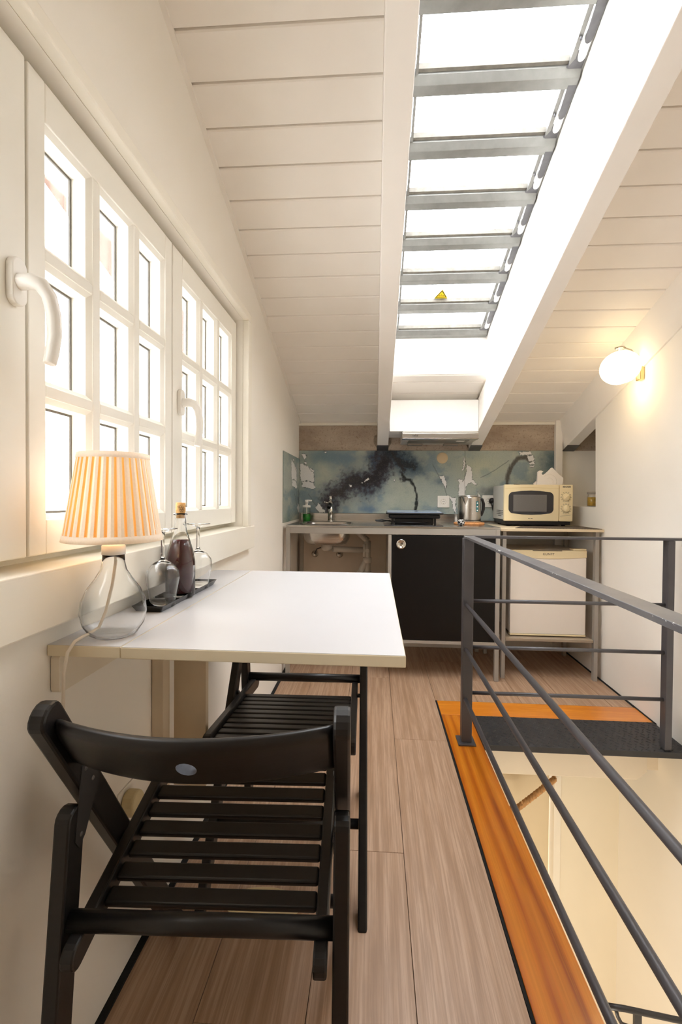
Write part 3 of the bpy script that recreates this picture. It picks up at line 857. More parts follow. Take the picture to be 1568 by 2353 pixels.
m = MB(); m.box(XA + 0.026, 0.0785, 3.272, 3.284, 0.215, 0.80); m.build('back_panel', plain('unit_back', '#cdbfae', 0.7), ku)
m = MB(); m.box(0.098, XB2 - 0.026, YF + 0.03, 3.27, 0.222, 0.238); m.box(XB2 - 0.046, XB2 - 0.026, YF + 0.03, 3.27, 0.238, 0.825); m.build('cabinet_carcass', GREYFRAME, ku)
m = MB(); m.box(0.079, XB2 - 0.024, YF + 0.004, YF + 0.026, 0.203, 0.2215); m.build('bottom_rail', GREYFRAME, ku, bevel=0.001)
m = MB(); m.box(0.0995, XB2 - 0.0265, YF + 0.003, YF + 0.022, 0.2235, 0.8215)
door = m.build('door', BLACKFOIL, ku, bevel=0.0015)
m = MB()
m.lathe([(0.0, -0.004), (0.010, -0.003), (0.0155, -0.006), (0.020, -0.012), (0.0265, -0.013), (0.0275, -0.006), (0.0275, 0.0)], 28, (0.151, YF + 0.003, 0.772), axis='Y')
m.build('knob', CHROME, door)

# drain pipes under the sink
dp = thing('drain_pipe', 'grey plastic drain pipes with ribbed hose under the sink basin', 'pipe', (0, 0, 0))
Yd = 3.06
m = MB(); m.tube([(-0.262, 3.0, 0.712), (-0.22, 3.02, 0.708), (-0.065, Yd, 0.700)], 0.019, 12); m.build('waste_arm', GREYPL, dp)
m = MB(); m.tube([(-0.045, Yd, 0.760), (-0.045, Yd, 0.42)], 0.021, 14); m.tube([(-0.045, Yd, 0.655), (-0.045, Yd, 0.62)], 0.027, 14); m.tube([(-0.045, Yd, 0.565), (-0.045, Yd, 0.42)], 0.028, 14); m.tube([(-0.062, Yd - .012, 0.74), (-0.062, Yd - .012, 0.66)], 0.012, 10); m.build('trap_body', GREYPL, dp)
m = MB(); m.tube([(-0.045, Yd - 0.010, 0.700), (-0.045, Yd - 0.032, 0.700)], 0.013, 12); m.build('hose_nozzle', GREYPL, dp)
m = MB()
pts = []; rr = []
for k in range(41):
    t = k / 40; pts.append((-0.050 - 0.115 * t, Yd + 0.0 - 0.02 * t, 0.635 - 0.17 * t - 0.02 * math.sin(t * 3.1))); rr.append(0.017 + (0.004 if k % 2 else 0) if k > 10 else 0.021)
m.tube(pts, rr, 12); m.build('ribbed_hose', GREYPL, dp)
m = MB(); pts = [(-0.125, 3.03, 0.850), (-0.115, 3.04, 0.825), (-0.075, 3.05, 0.785), (-0.045, Yd, 0.762)]; m.tube(pts, [0.016, 0.018, 0.018, 0.020], 12)
for t in (0.3, 0.45, 0.6, 0.75):
    p = Vector(pts[1]).lerp(Vector(pts[3]), t); q = Vector(pts[1]).lerp(Vector(pts[3]), t + 0.05); m.tube([p, q], 0.0205, 12)
m.build('overflow_pipe', GREYPL, dp)
m = MB(); m.tube([(-0.045, Yd, 0.43), (-0.045, 3.20, 0.38), (-0.045, YB - 0.0675, 0.36)], 0.02, 12); m.build('outlet_pipe', GREYPL, dp)
for i, vx in enumerate((-0.408, -0.238)):
    v = thing('stop_valve', ('chrome stop valve on the wall under the sink, left of the pair', 'chrome stop valve on the wall behind the drain, right of the pair')[i], 'valve', (vx, 3.2715, 0.648), 0, 'stop valves under the sink')
    m = MB(); m.lathe([(0.024, 0.0), (0.024, -0.006), (0.010, -0.010), (0.009, -0.04), (0.0, -0.04)], 18, axis='Y'); m.build('rosette', CHROME, v)
    m = MB(); m.lathe([(0.0, -0.062), (0.014, -0.060), (0.016, -0.048), (0.010, -0.040)], 12, axis='Y'); m.build('knob', CHROME, v)
    m = MB(); e = (0.10, -0.10, 0.08) if i == 0 else (-0.07, -0.10, 0.07)
    m.tube([(0, -0.03, 0.006), (e[0] * .2, -0.05, 0.04), (e[0] * .6, -0.09, 0.055), e], 0.0042, 8); m.build('supply_hose', ALU_DARK, v)

# faucet
fa = thing('faucet', 'slim chrome column faucet on the worktop behind the sink', 'faucet', (-0.300, 3.235, ZT))
m = MB(); m.tube([(0, 0, 0.0), (0, 0, 0.135)], 0.017, 18); m.lathe([(0.022, 0.0), (0.022, 0.006), (0.017, 0.008)], 18); m.build('column', CHROME, fa)
m = MB(); m.tube([(0, 0, 0.135), (0, 0, 0.172)], 0.0105, 14); m.build('lever_cap', CHROME, fa)
m = MB(); m.tube([(-0.014, 0, 0.126), (-0.036, -0.004, 0.130)], 0.004, 8); m.tube([(-0.036, -0.004, 0.130), (-0.043, -0.005, 0.131)], 0.0058, 8); m.build('lever', CHROME, fa)
m = MB(); m.tube([(0, -0.012, 0.110), (0, -0.06, 0.118), (0, -0.10, 0.110), (0, -0.112, 0.095)], 0.0125, 12); m.build('spout', BLACKPL, fa)

# soap dispenser
sd = thing('soap_dispenser', 'clear pump bottle of green dish soap beside the sink', 'soap dispenser', (-0.462, 3.222, ZT))
m = MB(); m.lathe([(0.0, 0.0005), (0.026, 0.0005), (0.027, 0.004), (0.027, 0.085), (0.024, 0.096)], 24); o = m.build('bottle', thin_glass('soap_bottle', (0.93, 0.97, 0.93, 1)), sd)
m = MB(); m.lathe([(0.0, 0.002), (0.0255, 0.002), (0.0255, 0.050), (0.0, 0.050)], 24)
m.build('soap', plain('green_soap', '#1f8f2c', 0.15, var=0.05), sd)
m = MB(); m.lathe([(0.0, 0.094), (0.027, 0.094), (0.027, 0.108), (0.012, 0.110), (0.009, 0.112), (0.009, 0.124), (0.012, 0.124), (0.012, 0.146), (0.0, 0.146)], 20)
m.tube([(0.0, 0, 0.141), (0.036, -0.004, 0.141)], [0.007, 0.005], 10); m.tube([(0, 0, 0.03), (0, 0, 0.1)], 0.004, 8); m.build('pump', WHITEPL, sd)

# cooktop plate and contact grill
ck = MB(); ck.box(0.055, 0.395, 2.79, 3.20, ZT + 0.0002, ZT + 0.004)
tag(ck.build('cooktop', DARKGLASS, bevel=0.001), 'flat black glass cooktop set on the steel worktop under the grill', 'cooktop')
gr = thing('table_grill', 'black electric table grill with blue-grey plate standing on the cooktop', 'grill', (0.235, 2.98, ZT + 0.0042), math.radians(-1))
m = MB(); m.box(-0.150, 0.155, -0.11, 0.11, 0.036, 0.060); m.build('tray', BLACKPL, gr, bevel=0.008, seg=3)
m = MB(); m.box(-0.165, 0.172, -0.12, 0.12, 0.061, 0.071); m.build('rim', BLACKPL, gr, bevel=0.003)
m = MB(); m.prism([(-0.112, 0.0715), (0.112, 0.0715), (0.112, 0.081), (-0.112, 0.074)], -0.158, 0.163); m.build('grill_plate', plain('grill_plate_blue', '#8c9cb2', 0.22, metal=0.3, var=0.05), gr, bevel=0.002)
m = MB(); m.box(-0.112, 0.118, -0.085, 0.09, 0.004, 0.0355); m.build('heater_box', BLACKPL, gr, bevel=0.004)
for lx in (-0.125, 0.125):
    for ly in (-0.09, 0.09):
        m = MB(); m.box(lx - 0.006, lx + 0.006, ly - 0.006, ly + 0.006, 0.0, 0.037); m.build('foot', BLACKPL, gr)
m = MB(); m.tube([(-0.14, -0.02, 0.020), (-0.19, -0.05, 0.014), (-0.225, -0.07, 0.018), (-0.23, -0.03, 0.02), (-0.19, 0.0, 0.022), (-0.12, -0.08, 0.014), (-0.02, -0.10, 0.010), (0.1, -0.08, 0.014)], 0.0038, 8); m.build('cable', BLACKPL, gr)

# kettle on a cork mat
kx, ky = 0.588, 3.04
mt = MB(); mt.lathe([(0, 0.0), (0.090, 0.0), (0.094, 0.004), (0.094, 0.010), (0.090, 0.014), (0, 0.014)], 40, (kx, ky, ZT + 0.0003))
tag(mt.build('cork_mat', CORK), 'round cork mat on the steel worktop under the kettle', 'trivet')
kt = thing('kettle', 'brushed steel electric kettle with teal water gauge on the cork mat', 'kettle', (kx, ky, ZT + 0.0145))
m = MB(); m.lathe([(0, 0.0), (0.070, 0.0), (0.0715, 0.003), (0.0715, 0.012)], 40); m.build('base', STEEL, kt)
m = MB(); m.lathe([(0.0695, 0.0125), (0.0695, 0.0165)], 40); m.build('base_ring', BLACKPL, kt)
m = MB(); m.lathe([(0.0715, 0.017), (0.0715, 0.10), (0.069, 0.150), (0.0665, 0.158), (0.06, 0.160), (0.0, 0.160)], 48)
m.build('body', STEEL, kt)
m = MB(); m.add([(-0.055, -0.045, 0.156), (-0.018, -0.068, 0.156), (-0.036, -0.064, 0.108), (-0.050, -0.082, 0.159), (-0.038, -0.075, 0.157)],
               [(0, 3, 2), (3, 4, 2), (4, 1, 2), (0, 2, 1), (0, 1, 4, 3)]); m.build('spout', STEEL, kt)
m = MB()
for k in range(1):
    m.prism(rrect(0.030, 0.043, 0.066, 0.132, 0.006), -0.0655, -0.050, 'Y')
wg = m.build('water_gauge', plain('teal_gauge', '#2e6d72', 0.2, var=0.1), kt)
m = MB()
for zz in (0.075, 0.097, 0.119): m.prism(rrect(0.0335, 0.0395, zz - 0.003, zz + 0.004, 0.002), -0.0662, -0.0656, 'Y')
m.build('gauge_marks', WHITEPL, wg)
m = MB(); m.tube([(0.062, 0.0, 0.148), (0.080, 0.0, 0.142), (0.088, 0.0, 0.115), (0.087, 0.0, 0.08), (0.076, 0.0, 0.045), (0.068, 0.0, 0.040)], [0.008, 0.009, 0.010, 0.010, 0.008, 0.006], 12); m.build('handle', BLACKPL, kt)
m = MB(); m.lathe([(0, 0.161), (0.05, 0.161), (0.052, 0.166), (0.0, 0.168)], 30); m.build('lid', STEEL, kt)
def marble():
    t = NT('black_white_marble'); v = t.new('ShaderNodeTexVoronoi', feature='DISTANCE_TO_EDGE'); v.inputs['Scale'].default_value = 60
    t.l(t.coords(), v.inputs['Vector']); t.l(t.ramp(v.outputs['Distance'], [(0.02, (0.8, 0.78, 0.75)), (0.08, (0.01, 0.01, 0.01))]), t.p.inputs['Base Color']); t.p.inputs['Roughness'].default_value = 0.3
    return t.m
m = MB(); m.lathe([(0, 0), (0.012, 0.0), (0.020, 0.008), (0.0225, 0.018), (0.020, 0.029), (0.011, 0.036), (0, 0.037)], 20, (0.515, 2.905, ZT + 0.0003))
tag(m.build('pepper_pot', marble()), 'small round black pot with white crackle pattern in front of the kettle', 'pot')

# wall sockets
def socket(x, z, label):
    s = thing('wall_socket', label, 'socket', (x, YB - 0.0197, z), 0, 'white wall sockets')
    m = MB(); m.prism(rrect(-0.0405, 0.0405, -0.0405, 0.0405, 0.004), -0.008, 0.0, 'Y'); m.build('frame', WHITEPL, s, bevel=0.0015)
    m = MB(); m.prism(rrect(-0.028, 0.028, -0.028, 0.028, 0.003), -0.0105, -0.0081, 'Y'); m.build('plate', WHITEPL, s, bevel=0.001)
    m = MB(); m.lathe([(0.019, -0.0112), (0.0175, -0.0114), (0.0165, -0.0108)], 28, axis='Y'); m.build('well_ring', plain('socket_ring_%d' % int(x * 100), '#d8d0c2', 0.4), s)
    m = MB()
    for a in (-0.0065, 0.0, 0.0065): m.lathe([(0, -0.0111), (0.0020, -0.0111), (0.0020, -0.0106)], 8, (a, 0, 0), axis='Y')
    for a in (-0.013, 0.013): m.lathe([(0, -0.0111), (0.0018, -0.0111), (0.0018, -0.0106)], 8, (0, 0, a), axis='Y')
    m.build('pin_holes', INK, s)
    return s
socket(0.469, 1.013, 'white wall socket on the backsplash between the grill and the kettle')
socket(0.7715, 1.018, 'white wall socket on the backsplash behind the kettle, with a black plug')
pg = thing('power_plug', 'black power plug and cord in the socket left of the microwave', 'plug', (0.792, YB - 0.031, 1.020))
m = MB(); m.lathe([(0.020, 0.0), (0.021, -0.012), (0.018, -0.024), (0.008, -0.028), (0, -0.028)], 18, axis='Y'); m.build('plug_head', BLACKPL, pg)
m = MB(); m.tube([(0, -0.018, -0.012), (0.003, -0.018, -0.040), (0.006, -0.012, -0.058), (0.014, 0.001, -0.075), (0.05, 0.0015, -0.10), (0.08, 0.0015, -0.138)], [0.010, 0.006, 0.0042, 0.004, 0.004, 0.004], 10); m.build('cord', BLACKPL, pg)

# ------------------------------------------------------------------ cart, fridge, microwave
ct = thing('kitchen_cart', 'grey metal kitchen trolley with wooden top standing against the right wall', 'cart', (0, 0, 0))
CX0, CX1, CYF, CYB = 0.728, 1.283, 2.80, 3.27
m = MB(); m.box(0.716, 1.2845, 2.775, 3.29, 0.850, 0.8665); m.build('top', plain('trolley_top', '#d8c7a8', 0.4, var=0.04, scale=12), ct, bevel=0.003)
for lx in (0.733, 1.248):
    for ly in (CYF, CYB - 0.03):
        m = MB(); m.box(lx, lx + 0.022, ly, ly + 0.030, 0.0, 0.8495); m.build('leg', GREYFRAME, ct, bevel=0.002)
m = MB(); m.box(0.757, 1.246, 2.802, 3.26, 0.218, 0.234); m.build('shelf', plain('trolley_shelf', '#a59682', 0.4, var=0.06), ct, bevel=0.002)
m = MB(); m.box(0.757, 1.246, 3.243, 3.257, 0.79, 0.83); m.build('back_brace', GREYFRAME, ct)
fr = thing('mini_fridge', 'small white fridge with cream top strip on the lower shelf of the trolley', 'fridge', (1.006, 2.845, 0.2345))
m = MB(); m.box(-0.212, 0.212, 0.03, 0.385, 0.018, 0.500); m.build('body', plain('fridge_body', '#d9d2c8', 0.4, var=0.01), fr, bevel=0.006)
m = MB()
zc = [(-0.214, 0.466)]
poly = [(-0.214, 0.015), (0.214, 0.015)] + [(0.214 - 0.428 * k / 16, 0.463 - 0.009 * math.sin(math.pi * k / 16)) for k in range(17)]
m.prism(poly, 0.0, 0.0295, 'Y'); fd = m.build('door', plain('fridge_door', '#f0e8de', 0.35, var=0.01), fr, bevel=0.004)
m = MB(); poly = [(-0.2145, 0.503), (-0.2145, 0.4635)] + [(-0.2145 + 0.429 * k / 16, 0.4635 - 0.009 * math.sin(math.pi * k / 16)) for k in range(1, 16)] + [(0.2145, 0.4635), (0.2145, 0.503)]
m.prism(poly, -0.002, 0.0295, 'Y'); st_ = m.build('top_strip', CREAMPL, fr, bevel=0.002)
m = MB(); m.box(-0.09, 0.075, -0.0035, 0.006, 0.4995, 0.5035); m.build('grip_slot', INKGREY, st_)
m = MB(); m.box(0.140, 0.2145, 0.004, 0.06, 0.504, 0.513); m.build('hinge_cover', CREAMPL, fr, bevel=0.002)
m = MB(); m.box(-0.214, 0.215, -0.001, 0.0295, 0.006, 0.0145); m.build('bottom_strip', CREAMPL, fd, bevel=0.002)
for lx in (-0.185, 0.185):
    for ly in (0.05, 0.35):
        m = MB(); m.lathe([(0.0, 0.0), (0.016, 0.0), (0.018, 0.006), (0.012, 0.010), (0.012, 0.018), (0, 0.018)], 14, (lx, ly, 0)); m.build('foot', WHITEPL, fr)
text('maker_name', 'KUNFT', 0.0185, INKGREY, st_, face_front(0.0, -0.0024, 0.481), spacing=1.15)

pm = MB()
pm.add([(0.80, 2.80, 0.8668), (1.272, 2.775, 0.8668), (1.272, 3.10, 0.8668), (0.95, 3.10, 0.8668), (0.80, 2.80, 0.8690), (1.272, 2.775, 0.8690), (1.272, 3.10, 0.8690), (0.95, 3.10, 0.8690)],
       [(3, 2, 1, 0), (4, 5, 6, 7), (0, 1, 5, 4), (1, 2, 6, 5), (2, 3, 7, 6), (3, 0, 4, 7)])
def weave():
    t = NT('woven_mat'); c = t.new('ShaderNodeTexChecker'); c.inputs['Scale'].default_value = 130
    c.inputs['Color1'].default_value = lin('#6d5f4e'); c.inputs['Color2'].default_value = lin('#3a322b'); t.l(t.coords(), c.inputs['Vector'])
    t.l(c.outputs['Color'], t.p.inputs['Base Color']); t.p.inputs['Roughness'].default_value = 0.8
    return t.m
tag(pm.build('placemat', weave()), 'dark brown woven placemat on the trolley under the microwave', 'placemat')

mw = thing('microwave', 'yellowed cream microwave oven with two dials on the trolley', 'microwave', (1.003, 3.02, 0.888), math.radians(0))
mw.scale = (1.046, 0.84, 1.08)
MW, MH = 0.197, 0.218
m = MB(); m.box(-MW + 0.002, MW - 0.002, 0.030, 0.345, 0.016, MH - 0.004); body = m.build('body', plain('microwave_grey', '#d2cfc8', 0.4, var=0.01), mw, bevel=0.005)
m = MB()
for r_ in range(4):
    for c_ in range(5):
        if r_ == 3 and c_ in (0, 4): continue
        y = 0.055 + c_ * 0.036; z = 0.055 - r_ * 0.010 + 0.01
        m.box(-MW + 0.0008, -MW + 0.0022, y, y + 0.016, z, z + 0.005)
m.build('vent_holes', INK, body)['kind'] = 'stuff'
m = MB(); m.prism(rrect(-MW, 0.1185, 0.010, MH, 0.006), 0.0, 0.0295, 'Y'); dr = m.build('door', CREAMPL, mw, bevel=0.004)
m = MB(); m.prism(rrect(0.1205, MW, 0.010, MH, 0.006), 0.001, 0.0295, 'Y'); pn = m.build('control_panel', CREAMPL, mw, bevel=0.004)
def barrel(x0, x1, z0, z1, r, bulge):
    out = []
    for (x, z) in rrect(x0, x1, z0, z1, r, 8):
        t = (x - x0) / (x1 - x0) * 2 - 1; zc_ = (z0 + z1) / 2
        s = (z - zc_) / ((z1 - z0) / 2)
        out.append((x, z + s * bulge * (1 - t * t)))
    return out
def densify(p, k=4):
    o = []
    for (a, b) in zip(p, p[1:] + p[:1]):
        for i in range(k): o.append((a[0] + (b[0] - a[0]) * i / k, a[1] + (b[1] - a[1]) * i / k))
    return o
def barrel2(x0, x1, z0, z1, r, bulge):
    zc_ = (z0 + z1) / 2; o = []
    for x, z in densify(rrect(x0, x1, z0, z1, r, 6), 4):
        t = (x - x0) / (x1 - x0) * 2 - 1
        o.append((x, z + (z - zc_) / ((z1 - z0) / 2) * bulge * (1 - t * t)))
    return o
m = MB(); m.prism(barrel2(-0.172, 0.086, 0.058, 0.172, 0.022, 0.012), -0.0015, 0.002, 'Y'); wn = m.build('door_window', DARKGLASS, dr)
m = MB(); m.prism(rrect(-0.145, 0.047, 0.064, 0.160, 0.002), -0.0023, -0.0016, 'Y'); m.build('window_mesh', MESHGREY, wn)
m = MB(); m.prism([(-MW + 0.004, 0.196), (-0.05, 0.200), (0.1165, 0.196), (0.1165, 0.198), (-0.05, 0.202), (-MW + 0.004, 0.198)], -0.0012, 0.001, 'Y'); m.build('ridge', plain('cream_ridge', '#dcc48c', 0.4), dr)
for i, zz in enumerate((0.148, 0.082)):
    m = MB(); m.lathe([(0.0235, -0.0005), (0.0245, -0.0010), (0.0235, -0.0014)], 32, (0.157, 0.001, zz), axis='Y')
    d = m.build('dial_ring', INKGREY, pn)
    m = MB(); m.lathe([(0.0195, 0.0), (0.0185, -0.014), (0.016, -0.016), (0, -0.016)], 28, (0.157, 0.001, zz), axis='Y')
    kb = m.build('dial', CREAMPL, pn)
    m = MB()
    a = math.radians(40 if i == 0 else 80)
    dx, dz = math.cos(a) * 0.016, math.sin(a) * 0.016; nx, nz = -math.sin(a) * 0.003, math.cos(a) * 0.003
    m.prism([(0.157 - dx - nx, zz - dz - nz), (0.157 + dx - nx, zz + dz - nz), (0.157 + dx + nx, zz + dz + nz), (0.157 - dx + nx, zz - dz + nz)], -0.0195, -0.0148, 'Y'); m.build('grip', CREAMPL, kb)
    m = MB()
    for q in range(11):
        t = math.radians(-150 + q * 30)
        if abs(q - 10) < 1: pass
        cx_, cz_ = 0.157 + 0.029 * math.sin(t), zz + 0.029 * math.cos(t)
        if cx_ > MW - 0.004: continue
        m.prism(rrect(cx_ - 0.0026, cx_ + 0.0026, cz_ - 0.0010, cz_ + 0.0010, 0.0004, 2), 0.0000, 0.0012, 'Y')
    m.build('scale_marks', INKGREY, pn)
text('maker_name', 'BECKEN', 0.0125, INK, pn, face_front(0.161, 0.0006, 0.206), bold=0.0003)
m = MB()
for x0, x1 in ((-0.058, -0.053), (-0.0515, -0.049), (-0.0478, -0.0455), (-0.042, -0.033)): m.prism([(x0, 0.0235), (x1, 0.0235), (x1, 0.0275), (x0, 0.0275)], -0.0004, 0.001, 'Y')
m.build('small_print', INKGREY, dr)['kind'] = 'stuff'
m = MB(); m.prism([(0.124, 0.040), (0.190, 0.047), (0.190, 0.046), (0.124, 0.039)], 0.0002, 0.0012, 'Y'); m.build('opener_line', INKGREY, pn)
m = MB(); m.box(-0.186, 0.186, 0.012, 0.335, -0.011, 0.0155); m.build('shadow_block', BLACKPL, mw)  # black block added to stand for the shadow beneath the microwave
for lx in (-0.16, 0.16):
    for ly in (0.06, 0.30):
        m = MB(); m.lathe([(0, -0.0174), (0.012, -0.0174), (0.012, 0.0165), (0, 0.0165)], 12, (lx, ly, 0)); m.build('foot', BLACKPL, mw)
mz = 0.888 + (MH - 0.004) * 1.08
# paper napkins and a pen on top
nk = thing('napkin_stack', 'white folded paper napkins standing on top of the microwave', 'napkins', (1.105, 3.13, mz))
cur = [(-0.078, 0.0), (-0.072, 0.050), (-0.071, 0.088), (-0.060, 0.098), (-0.046, 0.097), (-0.036, 0.090), (-0.045, 0.085), (-0.048, 0.076), (-0.040, 0.070), (-0.028, 0.074), (-0.010, 0.090), (0.012, 0.113), (0.018, 0.117), (0.040, 0.094), (0.070, 0.065), (0.088, 0.050), (0.086, 0.030), (0.075, 0.0)]
m = MB(); m.prism(cur, 0.0, 0.020, 'Y'); m.build('napkin_fold', PAPER, nk, bevel=0.002)
m = MB(); m.prism([(0.030, 0.0), (0.045, 0.040), (0.040, 0.092), (0.098, 0.040), (0.096, 0.0)], 0.021, 0.036, 'Y'); m.build('napkin_fold', PAPER, nk, bevel=0.002)
m = MB(); m.prism([(-0.088, 0.004), (-0.092, 0.014), (-0.076, 0.030), (-0.05, 0.0)], 0.021, 0.030, 'Y'); m.build('napkin_fold', PAPER, nk, bevel=0.002)
for sc_, zc_ in ((1.0, 0.0), (0.5, 0.0)):
    m = MB(); arc = [(0.0 + 0.045 * sc_ * math.cos(t), -0.0012, 0.028 + 0.045 * sc_ * math.sin(t)) for t in [math.radians(-20 + k * 17) for k in range(10)]]
    m.tube(arc, 0.0007, 6); m.build('embossed_line', plain('emboss_%d' % int(sc_ * 10), '#e4dccf', 0.9), nk)
pe = thing('lighter', 'small dark metal gas lighter lying on the microwave left of the napkins', 'lighter', (0.925, 3.15, mz + 0.0062))
m = MB(); m.tube([(-0.035, 0, 0), (0.0, 0, 0)], 0.006, 10); m.build('grip', BLACKPL, pe)
m = MB(); m.tube([(0.0005, 0, 0), (0.05, 0, 0)], 0.0045, 10); m.build('barrel', ALU, pe)

# jar in the niche
jr = thing('glass_jar', 'small glass jar of yellow contents in the wall niche', 'jar', (1.372, 3.13, 0.9903))
m = MB(); m.lathe([(0, 0.0005), (0.030, 0.0005), (0.033, 0.006), (0.033, 0.060), (0.027, 0.072), (0.027, 0.078)], 24); m.build('jar_glass', thin_glass('jar_glass'), jr)
m = MB(); m.lathe([(0, 0.003), (0.029, 0.004), (0.029, 0.058), (0.0, 0.060)], 20); m.build('contents', plain('yellow_pickle', '#c9a545', 0.4, var=0.3, scale=60), jr)
m = MB(); m.lathe([(0.0, 0.094), (0.031, 0.094), (0.033, 0.091), (0.033, 0.077), (0.029, 0.077)], 24); m.build('lid', GREYPL, jr)

# ------------------------------------------------------------------ extractor hood
hb = MB(); hb.box(0.0885, 0.6355, 3.02, YB - 0.0135, 1.452, CZ(3.15, 0.035))
tag(hb.build('hood_cabinet', WHITEBOARD, bevel=0.0015), 'white boxed cabinet between the beams above the extractor hood', 'cabinet')
hd = thing('extractor_hood', 'flat stainless steel extractor hood under the white cabinet', 'extractor hood', (0.400, 3.0, 1.397))
m = MB(); m.box(-0.230, 0.230, 0.02, 0.30, 0.003, 0.054); m.build('body', plain('hood_grey', '#c6c0b6', 0.4, metal=0.3, var=0.02), hd, bevel=0.002)
m = MB(); m.prism([(-0.012, 0.004), (-0.016, 0.010), (-0.016, 0.038), (-0.006, 0.046), (0.0195, 0.046), (0.0195, 0.002)], -0.234, 0.232); fs = m.build('front_panel', STEEL, hd, bevel=0.002)
m = MB(); m.box(-0.190, 0.185, 0.035, 0.20, 0.0002, 0.0026); m.build('grease_filter', plain('filter_mesh', '#8d877e', 0.45, metal=0.7, var=0.2, scale=300), hd)
for x0, x1 in ((-0.185, -0.085), (0.055, 0.150)):
    m = MB(); m.box(x0, x1, 0.225, 0.290, -0.008, 0.0026); m.build('lamp_cover', plain('hood_cover_%d' % int(x0 * 100), '#8f8579', 0.5), hd, bevel=0.002)
m = MB(); m.box(0.110, 0.160, 0.05, 0.10, -0.0006, 0.0001); m.build('rating_label', PAPER, hd)
text('maker_name', 'teka', 0.020, INK, fs, face_front(-0.155, -0.0162, 0.024))

# ------------------------------------------------------------------ landing plate, railing
lp = thing('landing_plate', 'dark chequered steel plate bridging the stair opening at the pine board', 'metal plate', (0, 0, 0))
m = MB(); m.box(0.4605, 1.296, 2.025, 2.2970, -0.021, 0.0035); m.build('plate', DARKPLATE, lp, bevel=0.001)
m = MB(); random.seed(4)
for iy in range(12):
    for ix in range(33):
        x = 0.475 + ix * 0.0252 + (0.0126 if iy % 2 else 0); y = 2.037 + iy * 0.0226
        if x > 1.285: continue
        a = math.radians(45 if (ix + iy) % 2 else -45); ca, sa = math.cos(a), math.sin(a)
        v = []
        for u, w_, h in ((-0.0115, 0, 0), (0, -0.0038, 0), (0.0115, 0, 0), (0, 0.0038, 0), (-0.006, 0, 0.0026), (0.006, 0, 0.0026)):
            v.append((x + u * ca - w_ * sa, y + u * sa + w_ * ca, 0.0035 + h))
        m.add(v, [(0, 1, 5, 4), (1, 2, 5), (2, 3, 5), (3, 0, 4, 5), (0, 4, 3), (0, 1, 4)][:4])
tp = m.build('tread_pattern', DARKPLATE, lp); tp['kind'] = 'stuff'
m = MB(); m.prism([(1.262, -0.0215), (1.297, -0.0215), (1.297, -0.05)], 2.03, 2.038, 'Y'); m.build('wall_lug', DARKPLATE, lp)

PX_, PY_ = 0.392, 2.030
RZ = 0.877
ra = thing('stair_railing', 'long grey steel railing running beside the stair opening towards the camera', 'railing', (PX_, 0, 0))
m = MB(); m.box(-0.020, 0.022, PY_ - 0.006, PY_ + 0.006 + 0.030, 0.011, RZ - 0.0105); m.build('post', STEEL_RAIL, ra, bevel=0.002)
m = MB(); m.box(-0.036, 0.036, PY_ - 0.026, PY_ + 0.054, 0.0035, 0.0105); m.build('base_plate', STEEL_RAIL, ra, bevel=0.001)
m = MB(); m.box(-0.0205, 0.0205, -0.6 - 0.72, PY_ + 0.02 - 0.72, -0.005, 0.005); o = m.build('handrail', RAILPAINT, ra, bevel=0.001); o.location = (0.0035, 0.72, RZ - 0.005)
for z in (0.588, 0.400, 0.192):
    m = MB(); m.tube([(-0.006, -0.6, z), (-0.006, PY_ - 0.004, z)], 0.0085, 14); m.build('bar', STEEL_RAIL, ra)
m = MB(); m.box(-0.020, 0.022, -0.62, -0.58, 0.004, RZ - 0.0105); m.build('post', STEEL_RAIL, ra, bevel=0.002)
rb = thing('landing_railing', 'short grey steel railing across the landing between the post and the right wall', 'railing', (0, 2.055, 0))
m = MB(); m.box(1.195, 1.222, -0.020, 0.020, 0.0055, RZ - 0.0105); m.build('post', STEEL_RAIL, rb, bevel=0.002)
m = MB(); m.box(PX_ + 0.0245, 1.2845, -0.018, 0.018, RZ - 0.010, RZ); m.build('handrail', STEEL_RAIL, rb, bevel=0.001)
m = MB(); m.box(1.2505, 1.2845, -0.018, -0.013, RZ - 0.034, RZ - 0.0105); m.box(1.2805, 1.2845, -0.018, 0.018, RZ - 0.034, RZ - 0.0105); m.build('wall_bracket', STEEL_RAIL, rb)
for z in (0.601, 0.404, 0.209):
    m = MB(); m.tube([(PX_ + 0.0225, 0.0, z), (1.1945, 0.0, z)], 0.0078, 14); m.build('bar', STEEL_RAIL, rb)

# rope and lower handrail in the stairwell
rp = thing('rope', 'tan hemp rope tied with a knot hanging in the stairwell', 'rope', (0, 0, 0))
A, B = Vector((0.50, 2.36, -0.625)), Vector((0.960, 2.570, -0.435))
def rp_pt(t): 
    p = A.lerp(B, t); p.z -= 0.012 * math.sin(math.pi * t); return p
for ph in (0, 2.09, 4.19):
    m = MB(); pts = []
    for k in range(71):
        t = k / 70; p = rp_pt(t); a = ph + t * 60
        pts.append((p.x - 0.004 * math.cos(a), p.y + 0.008 * math.sin(a), p.z + 0.0075 * math.cos(a)))
    m.tube(pts, 0.0085, 7); m.build('strand', ROPE, rp)
m = MB()
kc = rp_pt(0.47)
for a0 in range(4):
    ring = []
    for k in range(13):
        t = 2 * math.pi * k / 12
        ring.append((kc.x - 0.012 + a0 * 0.009 + 0.004 * math.cos(t), kc.y + 0.021 * math.sin(t), kc.z + 0.021 * math.cos(t)))
    m.tube(ring, 0.0065, 7)
m.tube([kc, kc + Vector((0.01, -0.015, -0.03)), kc + Vector((0.012, -0.01, -0.07)), kc + Vector((0.0, -0.01, -0.10))], [0.009, 0.008, 0.006, 0.003], 8)
